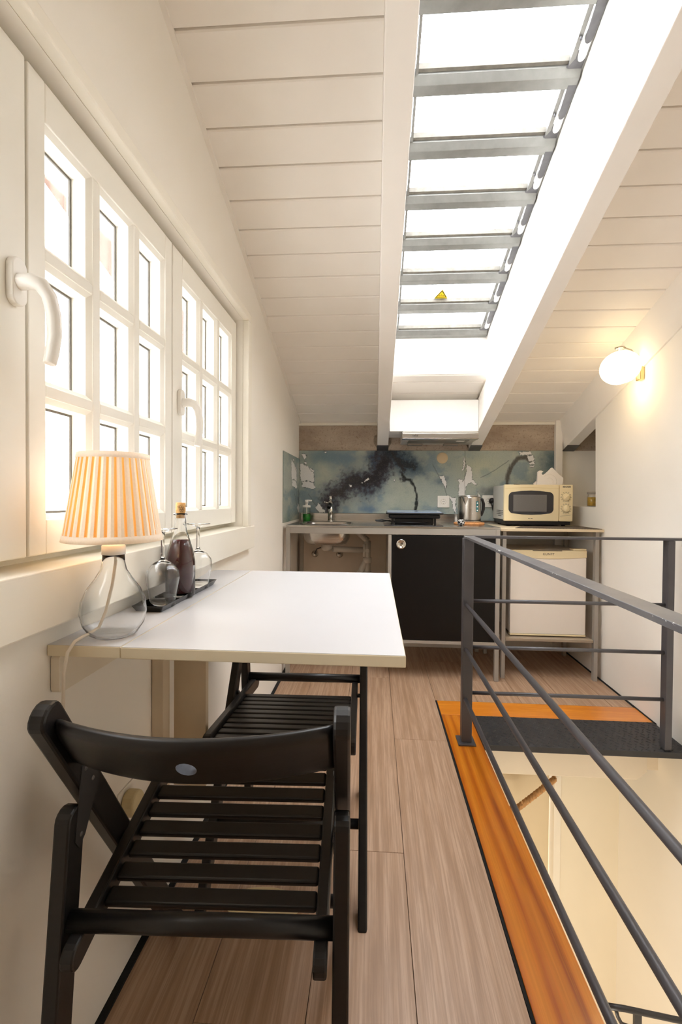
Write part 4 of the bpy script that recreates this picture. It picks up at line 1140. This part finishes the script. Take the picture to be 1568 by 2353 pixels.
m.tube([kc + Vector((0.04, 0, 0.04)), kc + Vector((0.035, -0.015, 0.065))], [0.003, 0.001], 6)
m.build('knot', ROPE, rp)
hr = thing('stair_handrail', 'dark metal handrail with curved bracket down in the stairwell', 'handrail', (0, 0, 0))
m = MB(); m.tube([(0.777, 1.60, -0.627), (0.83, 1.60, -0.631), (1.0, 1.60, -0.655), (1.30, 1.60, -0.70)], 0.009, 10); m.build('rail', DARKPLATE, hr)
m = MB(); m.tube([(0.80, 1.60, -0.632), (0.808, 1.60, -0.66), (0.82, 1.60, -0.682), (0.845, 1.60, -0.69), (0.868, 1.60, -0.688)], 0.006, 8); m.build('bracket', DARKPLATE, hr)
m = MB(); m.prism([(0.858, -0.640), (0.880, -0.643), (0.905, -2.7), (0.88, -2.7)], 1.594, 1.606, 'Y'); m.build('post', DARKPLATE, hr)

# ------------------------------------------------------------------ wall lamp (lit)
wl = thing('wall_lamp', 'lit opal globe wall lamp with chrome arm on the right wall', 'lamp', (1.272, 2.395, 1.640))
m = MB(); m.box(-0.022, -0.001, -0.020, 0.020, -0.035, 0.030); m.build('wall_plate', BRASSY, wl, bevel=0.003)
m = MB(); m.tube([(-0.012, 0, 0.028), (-0.022, 0, 0.07), (-0.055, 0, 0.108), (-0.10, 0, 0.123), (-0.128, 0, 0.118)], [0.006, 0.006, 0.006, 0.006, 0.006], 10)
m.build('arm', OPALRIM, wl)
gx, gz = -0.104, 0.026
m = MB(); m.lathe([(0, 0.098), (0.020, 0.098), (0.022, 0.094), (0.009, 0.092), (0.009, 0.078), (0.0, 0.078)], 16, (gx, 0, gz)); m.build('socket_cap', OPALRIM, wl)
prof = []
for k in range(25):
    t = math.radians(8 + k * 150 / 24)
    prof.append((0.089 * math.sin(t), 0.079 * math.cos(t)))
m = MB(); m.lathe(prof, 40); gl = m.build('globe', emit('opal_glow', (1.0, 0.80, 0.48, 1), 1.4), wl)
gl.location = (gx, 0, gz); gl.rotation_euler = (0, math.radians(-14), 0)
point_light('wall_lamp_bulb', (1.272 + gx, 2.395, 1.640 + gz - 0.105), 0.3, (1.0, 0.72, 0.38), 0.05)

# ------------------------------------------------------------------ folding table
TZ = 0.787
tb = thing('wall_table', 'white drop-leaf table fixed to the left wall below the window', 'table', (0, 0, 0))
TY0, TY1 = 0.742, 1.570
m = MB(); m.box(XL + 0.001, -0.4095, TY0 + 0.002, TY1, TZ - 0.019, TZ - 0.0005); m.build('shelf_edge', TABLE_EDGE, tb, bevel=0.0015)
m = MB(); m.box(XL + 0.0018, -0.4103, TY0 + 0.003, TY1 - 0.0008, TZ - 0.0006, TZ); m.build('shelf_top', TABLE, tb)
m = MB(); m.box(-0.408, 0.050, TY0, TY1, TZ - 0.019, TZ - 0.0005); m.build('leaf', TABLE_EDGE, tb, bevel=0.0015)
m = MB(); m.box(-0.4073, 0.0488, TY0 + 0.001, TY1 - 0.001, TZ - 0.0006, TZ); m.build('leaf_top', TABLE, tb)
m = MB(); m.prism(rrect(0.752, 1.555, 0.703, TZ - 0.0195, 0.008), XL + 0.0015, XL + 0.017); m.build('wall_rail', plain('table_rail', '#ece3d2', 0.5), tb, bevel=0.001)
m = MB(); m.box(XL + 0.0015, XL + 0.030, 1.112, 1.150, 0.30, 0.7025); m.build('hinge_post', plain('table_post', '#d9cab2', 0.5), tb, bevel=0.0015)
m = MB(); m.box(XL + 0.0315, -0.420, 1.170, 1.188, 0.30, 0.7025); m.build('support_wing', plain('table_wing', '#d6c6ac', 0.5), tb, bevel=0.0015)

# ------------------------------------------------------------------ table lamp
tl = thing('table_lamp', 'glass bottle table lamp with pleated cream shade by the window', 'lamp', (-0.455, 0.805, TZ + 0.0003))
prof = [(0.0, 0.0), (0.030, 0.0), (0.040, 0.006), (0.050, 0.022), (0.0545, 0.042), (0.0525, 0.062), (0.044, 0.082), (0.031, 0.100), (0.0215, 0.116), (0.0185, 0.130), (0.0180, 0.142)]
inner = [(r - 0.0017, z) for r, z in prof[1:]]; inner[0] = (0.028, 0.0025); inner[1] = (0.0375, 0.0085)
m = MB(); m.lathe(prof + inner[::-1] + [(0.0, 0.0025)], 48); m.build('glass_base', glass('lamp_glass', (0.99, 0.995, 0.99, 1), 0.0, 1.28), tl)
m = MB(); m.lathe([(0, 0.160), (0.0165, 0.160), (0.0195, 0.157), (0.0195, 0.1425), (0, 0.1425)], 28); m.build('neck_cap', WHITEPL, tl)
m = MB(); m.lathe([(0, 0.160), (0.013, 0.160), (0.013, 0.200), (0, 0.200)], 18); m.lathe([(0.0, 0.200), (0.012, 0.205), (0.022, 0.225), (0.024, 0.245), (0.016, 0.262), (0, 0.266)], 18); m.build('bulb', emit('bulb_glow', (1.0, 0.75, 0.42, 1), 2.0), tl)
SZ0, SZ1, SR0, SR1 = 0.166, 0.318, 0.0800, 0.0560
NP = 32
def shade_pt(t, h):        # t angle, h 0..1
    r = SR0 + (SR1 - SR0) * h
    return r, SZ0 + (SZ1 - SZ0) * h
rib, gap = MB(), MB()
for k in range(NP):
    a0 = 2 * math.pi * k / NP; a1 = a0 + 2 * math.pi / NP
    ts = [a0, a0 + (a1 - a0) * 0.68, a1]
    for j in range(6):
        h0, h1 = 0.075 + 0.86 * j / 6, 0.075 + 0.86 * (j + 1) / 6
        def P(t, h, dr):
            r, z = shade_pt(t, h); return ((r + dr) * math.cos(t), (r + dr) * math.sin(t), z)
        tm = (ts[0] + ts[1]) / 2
        rib.add([P(ts[0], h0, -0.0012), P(tm, h0, 0.0008), P(ts[1], h0, 0), P(ts[1], h1, 0), P(tm, h1, 0.0008), P(ts[0], h1, -0.0012)], [(0, 1, 4, 5), (1, 2, 3, 4)])
        gap.add([P(ts[1], h0, 0), P((ts[1] + ts[2]) / 2, h0, -0.0022), P(ts[2], h0, -0.0012), P(ts[2], h1, -0.0012), P((ts[1] + ts[2]) / 2, h1, -0.0022), P(ts[1], h1, 0)], [(0, 1, 4, 5), (1, 2, 3, 4)])
sh = rib.build('lamp_shade', SHADE, tl)
gap.build('shade_folds', SHADE_GAP, sh)
m = MB()
for h0, h1 in ((0.0, 0.078), (0.932, 1.0)):
    m = MB()
    r0, z0 = shade_pt(0, h0); r1, z1 = shade_pt(0, h1)
    m.lathe([(r0 - 0.001, z0), (r0 + 0.0018, z0 + 0.001), (r1 + 0.0018, z1 - 0.001), (r1 - 0.001, z1)], 60)
    m.build('shade_trim', SHADE, sh)
m = MB()
for q in range(3):
    t = q * 2.094; m.tube([(0.012 * math.cos(t), 0.012 * math.sin(t), 0.196), (0.0755 * math.cos(t), 0.0755 * math.sin(t), 0.186)], 0.0012, 6)
m.build('shade_carrier', WHITEPL, sh)
m = MB(); m.tube([(0.004, 0, 0.130), (0.000, -0.004, 0.09), (-0.008, -0.010, 0.045), (-0.016, -0.018, 0.018), (-0.022, -0.030, 0.012), (-0.027, -0.047, 0.010),
                  (-0.032, -0.060, 0.006), (-0.036, -0.072, -0.008), (-0.040, -0.076, -0.04), (-0.044, -0.072, -0.10), (-0.052, -0.050, -0.165), (-0.0575, 0.01, -0.26), (-0.060, 0.08, -0.345), (-0.061, 0.130, -0.395)], 0.0027, 8)
m.build('cord', WHITECORD, tl)
point_light('table_lamp_bulb', (-0.455, 0.805, TZ + 0.245), 0.16, (1.0, 0.68, 0.34), 0.02)
lp_ = thing('lamp_plug', 'cream round plug of the lamp cord on the left wall behind the chair', 'plug', (XL + 0.0005, 0.995, 0.365))
m = MB()
pl = [(0.026 * math.cos(t) * 1.0, 0.034 * math.sin(t)) for t in [2 * math.pi * k / 28 for k in range(28)]]
rot = math.radians(35); pl = [(a * math.cos(rot) - b * math.sin(rot), a * math.sin(rot) + b * math.cos(rot)) for a, b in pl]
m.prism(pl, 0.003, 0.030); m.build('plug_body', plain('plug_cream', '#d3c397', 0.5, var=0.03), lp_, bevel=0.006, seg=3)
m = MB(); m.prism(rrect(-0.038, 0.038, -0.038, 0.038, 0.004), 0.0, 0.0029); m.build('socket_plate', WHITEPL, lp_)

# ------------------------------------------------------------------ tray with bottle and glasses
tr = thing('serving_tray', 'narrow black serving tray with raised rim on the table by the window', 'tray', (-0.4735, 1.139, TZ + 0.0003))
m = MB()
o0 = rrect(-0.026, 0.026, -0.163, 0.163, 0.002, 2); o1 = rrect(-0.0330, 0.0330, -0.172, 0.172, 0.002, 2); i1 = rrect(-0.0315, 0.0315, -0.1705, 0.1705, 0.002, 2); i0 = rrect(-0.0255, 0.0255, -0.1625, 0.1625, 0.002, 2)
n = len(o0)
v = [(x, y, 0.0) for x, y in o0] + [(x, y, 0.0135) for x, y in o1] + [(x, y, 0.0135) for x, y in i1] + [(x, y, 0.0022) for x, y in i0]
f = [tuple(range(n)), tuple(3 * n + k for k in range(n))] + [(r * n + k, r * n + (k + 1) % n, (r + 1) * n + (k + 1) % n, (r + 1) * n + k) for r in range(3) for k in range(n)]
m.add(v, f); m.build('tray_body', plain('black_lacquer', '#131314', 0.16, var=0.05), tr)
bt = thing('wine_bottle', 'clear glass bottle of dark red wine with cork on the black tray', 'bottle', (-0.470, 1.130, TZ + 0.0028))
out = [(0.0, 0.0), (0.028, 0.0), (0.0335, 0.004), (0.0345, 0.012), (0.0345, 0.085), (0.031, 0.108), (0.022, 0.138), (0.0155, 0.158), (0.0135, 0.175), (0.0130, 0.196), (0.0165, 0.197), (0.0170, 0.2005), (0.0135, 0.202)]
inn = [(0.0110, 0.202), (0.0108, 0.175), (0.0132, 0.158), (0.0197, 0.138), (0.0285, 0.108), (0.032, 0.085), (0.032, 0.012), (0.028, 0.007), (0.0, 0.007)]
m = MB(); m.lathe(out + inn, 40); m.build('bottle_glass', GLASS, bt)
wine = NT('red_wine'); wine.p.inputs['Base Color'].default_value = lin('#4a1019'); wine.p.inputs['Roughness'].default_value = 0.08; wine.p.inputs['Specular IOR Level'].default_value = 0.2
m = MB(); m.lathe([(0.0, 0.0075), (0.0275, 0.0075), (0.0316, 0.0125), (0.0316, 0.085), (0.0281, 0.108), (0.0195, 0.1375), (0.0, 0.1375)], 40); m.build('wine', wine.m, bt)
m = MB(); m.lathe([(0.0, 0.190), (0.0102, 0.190), (0.0104, 0.2025), (0.0116, 0.206), (0.0116, 0.2255), (0.0100, 0.2275), (0.0, 0.2275)], 24); ckk = m.build('cork', plain('cork_light', '#d3a468', 0.85, var=0.2, scale=150), bt)
m = MB()
for (a, z) in ((-0.5, 0.217), (-0.1, 0.218), (0.3, 0.217), (-0.3, 0.2125), (0.1, 0.2125), (-0.1, 0.208), (0.5, 0.2125), (0.3, 0.208)):
    t0 = math.radians(-62) + a * 0.9
    ring = [(0.0118 * math.cos(t0 + 0.19 * math.cos(q)), 0.0118 * math.sin(t0 + 0.19 * math.cos(q)), z + 0.0023 * math.sin(q)) for q in [2 * math.pi * k / 12 for k in range(13)]]
    m.tube(ring, 0.0003, 4)
m.build('grape_print', INK, ckk)
def wine_glass(loc, label):
    g = thing('wine_glass', label, 'wine glass', loc, 0, 'upturned wine glasses on the tray')
    # standing on its rim: z=0 is the rim, the foot is on top
    o = [(0.0275, 0.0), (0.0285, 0.015), (0.0330, 0.040), (0.0365, 0.060), (0.0345, 0.076), (0.0240, 0.091), (0.0100, 0.099), (0.0050, 0.104)]
    i = [(0.0040, 0.0975), (0.0090, 0.0955), (0.0226, 0.0890), (0.0332, 0.0755), (0.0353, 0.060), (0.0319, 0.040), (0.0274, 0.015), (0.0265, 0.0)]
    m = MB(); m.lathe(o + [(0.0, 0.105)], 36); m.lathe([(0.0, 0.0975)] + i + [(0.0275, 0.0)], 36)
    m.build('bowl', GLASS, g)
    m = MB(); m.lathe([(0.0, 0.1052), (0.0050, 0.1052), (0.0042, 0.112), (0.0038, 0.150), (0.0045, 0.160), (0.0, 0.160)], 18); m.build('stem', GLASS, g)
    m = MB(); m.lathe([(0.0, 0.1602), (0.0050, 0.1602), (0.014, 0.166), (0.0315, 0.1695), (0.0320, 0.1710), (0.0, 0.1712)], 36); m.build('foot', GLASS, g)
    return g
wine_glass((-0.4705, 1.033, TZ + 0.0028), 'upturned wine glass at the near end of the tray by the lamp')
wine_glass((-0.4700, 1.245, TZ + 0.0028), 'upturned wine glass at the far end of the tray behind the bottle')

# ------------------------------------------------------------------ folding chairs
def beam_between(a, b, wx, wd, x, roundend=True, t0=0.0, t1=0.0):
    """flat bar in the YZ plane from a to b, width wd in the plane, thickness wx along X centred on x, rounded first end"""
    a = Vector((a[0], a[1])); b = Vector((b[0], b[1])); d = (b - a).normalized(); n = Vector((-d.y, d.x)); h = wd / 2
    poly = []
    if roundend:
        for k in range(9):
            t = math.pi / 2 + math.pi * k / 8
            poly.append(a + d * (math.cos(t) * h * 0.8) + n * (math.sin(t) * h))
    else:
        poly += [a + n * h, a - n * h]
    return poly, d, n, h, b
def make_chair(label, rail_end, s_first, pitch, count):
    c = thing('folding_chair', label, 'chair', (0, 0, 0), 0, 'black slatted folding chairs at the wall table')
    W = 0.211
    for s in (-1, 1):
        # long post: backrest to front foot
        poly, d, n, h, b = beam_between((0.0, 0.733), (0.495, 0.0), 0.022, 0.046, 0)
        # cut level at the floor
        e1 = b - n * h; e2 = b + n * h
        e1 = e1 + d * ((0.0 - e1.y) / d.y); e2 = e2 + d * ((0.0 - e2.y) / d.y)
        pts = [(p.x, p.y) for p in poly] + [(e1.x, 0.0), (e2.x, 0.0)]
        xa, xb = (W - 0.023, W) if s > 0 else (-W, -W + 0.023)
        m = MB(); m.prism(pts, xa, xb); m.build('back_post', BLACKWOOD, c, bevel=0.004)
        # rear leg
        poly, d, n, h, b = beam_between((0.056, 0.560), (-0.012, 0.0), 0.022, 0.042, 0)
        e1 = b - n * h; e2 = b + n * h
        e1 = e1 + d * ((0.0 - e1.y) / d.y); e2 = e2 + d * ((0.0 - e2.y) / d.y)
        pts = [(p.x, p.y) for p in poly] + [(e1.x, 0.0), (e2.x, 0.0)]
        m = MB(); m.prism(pts, xa, xb); m.build('leg', BLACKWOOD, c, bevel=0.003)
        # hinge plate with rivets on the inner face
        xi = xa - 0.0012 if s > 0 else xb + 0.0012
        x0, x1 = (xi, xa - 0.0001) if s > 0 else (xb + 0.0001, xi)
        m = MB(); m.prism([(0.066, 0.629), (0.081, 0.636), (0.116, 0.589), (0.103, 0.569), (0.074, 0.524), (0.058, 0.514), (0.048, 0.529)], x0, x1)
        hp = m.build('hinge_plate', DARKPLATE, c)
        m = MB()
        for (yy, zz) in ((0.076, 0.622), (0.095, 0.596), (0.063, 0.531)):
            m.lathe([(0, -0.0015), (0.003, -0.0012), (0.0036, 0.0)] if s > 0 else [(0, 0.0015), (0.003, 0.0012), (0.0036, 0.0)], 10, (xi, yy, zz), axis='X')
        m.build('rivet', ALU_DARK, hp)
        # seat side rail
        xr0, xr1 = (W - 0.049, W - 0.030) if s > 0 else (-W + 0.030, -W + 0.049)
        a, b = (0.016, 0.396), rail_end
        dd = (Vector(b) - Vector(a)).normalized(); nn = Vector((-dd.y, dd.x)); hh = 0.0185
        P = []
        for k in range(9):
            t = math.pi / 2 + math.pi * k / 8; q = Vector(a) + dd * (math.cos(t) * hh) + nn * (math.sin(t) * hh); P.append((q.x, q.y))
        for k in range(9):
            t = -math.pi / 2 + math.pi * k / 8; q = Vector(b) + dd * (math.cos(t) * hh) + nn * (math.sin(t) * hh); P.append((q.x, q.y))
        m = MB(); m.prism(P, xr0, xr1); m.build('seat_rail', BLACKWOOD, c, bevel=0.003)
        m = MB(); xp0, xp1 = (W - 0.0299, W - 0.0231) if s > 0 else (-W + 0.0231, -W + 0.0299)
        yp = 0.196; m.tube([(xp0, yp, 0.432), (xp1, yp, 0.432)], 0.006, 10); m.build('pivot_bolt', DARKPLATE, c)
    # slats
    dd = (Vector(rail_end) - Vector((0.016, 0.396))).normalized(); nn = Vector((-dd.y, dd.x))
    for k in range(count):
        s0 = s_first + k * pitch
        q = Vector((0.016, 0.396)) + dd * s0 + nn * 0.0025
        pts = [q - dd * 0.0142 - nn * 0.006, q + dd * 0.0142 - nn * 0.006, q + dd * 0.0142 + nn * 0.005, q - dd * 0.0142 + nn * 0.005]
        m = MB(); m.prism([(p.x, p.y) for p in pts], -W + 0.0495, W - 0.0495); m.build('slat', BLACKWOOD, c, bevel=0.004, seg=3)
    m = MB(); m.tube([(-W + 0.0232, 0.038, 0.4235), (W - 0.0232, 0.038, 0.4235)], 0.0140, 18); m.build('cross_dowel', BLACKWOOD, c)
    m = MB(); m.tube([(-W + 0.0232, 0.384, 0.167), (W - 0.0232, 0.384, 0.167)], 0.0125, 16); m.build('cross_dowel', BLACKWOOD, c)
    # curved backrest with an oval hole
    pd = Vector((0.495, -0.733)).normalized()        # down the post (y,z)
    pn_ = Vector((-pd.y, pd.x)) * -1                  # towards the back
    nx_, nz_ = 49, 17; th = 0.020
    hw = W - 0.0232; H0, H1 = 0.008, 0.108
    grid = {}
    m = MB(); vs = []
    def bp(u, v, side):
        x = hw * u
        sag = 0.052 * (1 - u * u)
        s = H0 + (H1 - H0) * v + 0.006 * (1 - u * u) * (1 if v < .5 else 1) 
        p = pd * s; q = Vector((0.0, 0.733)) + p
        back = Vector((-0.83, -0.55)).normalized()
        q = q + Vector((-1.0, 0.12)).normalized() * sag
        nrm = Vector((pd.y, -pd.x))                    # perpendicular to the board
        rounding = th / 2 * math.sqrt(max(0.05, 1 - abs(2 * v - 1) ** 6))
        q = q + nrm * (rounding if side else -rounding)
        return (x, q.x, q.y)
    us = [-1 + 2 * i / (nx_ - 1) for i in range(nx_)]; vsn = [j / (nz_ - 1) for j in range(nz_)]
    hu, hv, ru, rv = 0.0, 0.50, 0.072, 0.15
    def inhole(u, v): return ((u - hu) / ru) ** 2 + ((v - hv) / rv) ** 2 < 1.0
    NS = nx_ * nz_
    for side in (0, 1):
        for j in range(nz_):
            for i in range(nx_):
                u, v = us[i], vsn[j]
                vs.append(bp(u, v, side))
    ids = lambda i, j, sd: sd * NS + j * nx_ + i
    fs = []
    hole = set()
    ci = [i for i in range(nx_ - 1) if abs((us[i] + us[i + 1]) / 2) < ru * 1.2]
    cj = [j for j in range(nz_ - 1) if abs((vsn[j] + vsn[j + 1]) / 2 - hv) < rv * 1.2]
    for i in ci:
        for j in cj: hole.add((i, j))
    i0, i1, j0, j1 = min(ci), max(ci) + 1, min(cj), max(cj) + 1
    # ring of boundary vertices of the cut rectangle, in order
    ringv = [(i, j0) for i in range(i0, i1)] + [(i1, j) for j in range(j0, j1)] + [(i, j1) for i in range(i1, i0, -1)] + [(i0, j) for j in range(j1, j0, -1)]
    for j in range(nz_ - 1):
        for i in range(nx_ - 1):
            if (i, j) in hole: continue
            fs.append((ids(i, j, 1), ids(i + 1, j, 1), ids(i + 1, j + 1, 1), ids(i, j + 1, 1)))
            fs.append((ids(i, j + 1, 0), ids(i + 1, j + 1, 0), ids(i + 1, j, 0), ids(i, j, 0)))
    for i in range(nx_ - 1):
        fs.append((ids(i, 0, 0), ids(i + 1, 0, 0), ids(i + 1, 0, 1), ids(i, 0, 1)))
        fs.append((ids(i, nz_ - 1, 1), ids(i + 1, nz_ - 1, 1), ids(i + 1, nz_ - 1, 0), ids(i, nz_ - 1, 0)))
    for j in range(nz_ - 1):
        fs.append((ids(0, j, 1), ids(0, j + 1, 1), ids(0, j + 1, 0), ids(0, j, 0)))
        fs.append((ids(nx_ - 1, j, 0), ids(nx_ - 1, j + 1, 0), ids(nx_ - 1, j + 1, 1), ids(nx_ - 1, j, 1)))
    nr = len(ringv); base = len(vs)
    for side in (0, 1):
        for (i, j) in ringv:
            u, v = us[i], vsn[j]
            a = math.atan2((v - hv) / rv, (u - hu) / ru)
            vs.append(bp(hu + ru * math.cos(a), hv + rv * math.sin(a), side))
    for k in range(nr):
        k2 = (k + 1) % nr; (ia, ja), (ib, jb) = ringv[k], ringv[k2]
        fs.append((ids(ia, ja, 1), ids(ib, jb, 1), base + nr + k2, base + nr + k))
        fs.append((ids(ib, jb, 0), ids(ia, ja, 0), base + k, base + k2))
    lining = MB(); lv = vs[base:]
    lining.add([tuple(p) for p in lv], [(k, (k + 1) % nr, nr + (k + 1) % nr, nr + k) for k in range(nr)], True)
    m.add(vs, fs, True); bo = m.build('backrest', BLACKWOOD, c)
    lining.build('hole_lining', plain('greyblue_hole_edge', '#6f7480', 0.4, var=0.1, scale=80), bo)  # hole lining coloured grey-blue, lighter than the black wood
    return c
c1 = make_chair('black wooden slatted folding chair nearest the camera, back turned to it', (0.405, 0.4790), 0.078, 0.0398, 8)
c1.location = (-0.240, 0.617, 0.0); c1.rotation_euler = (0, 0, math.radians(2.6))
c2 = make_chair('black wooden slatted folding chair on the far side of the table, facing the camera', (0.530, 0.4500), 0.170, 0.0362, 10)
c2.location = (-0.234, 1.635, 0.0); c2.rotation_euler = (0, 0, math.radians(181.5))

# cream dish on the floor
ds = MB()
pr = [(0.0, 0.002), (0.080, 0.002), (0.092, 0.012), (0.094, 0.012), (0.083, 0.0), (0.0, 0.0)]
ds.lathe(pr, 40, (0, 0, 0))
o = ds.build('floor_dish', plain('cream_dish', '#e2cfa5', 0.4, var=0.02))
o.scale = (1.0, 0.58, 1.0); o.location = (-0.270, 1.165, 0.0005)
tag(o, 'shallow oval cream dish on the floor beneath the near chair', 'dish')
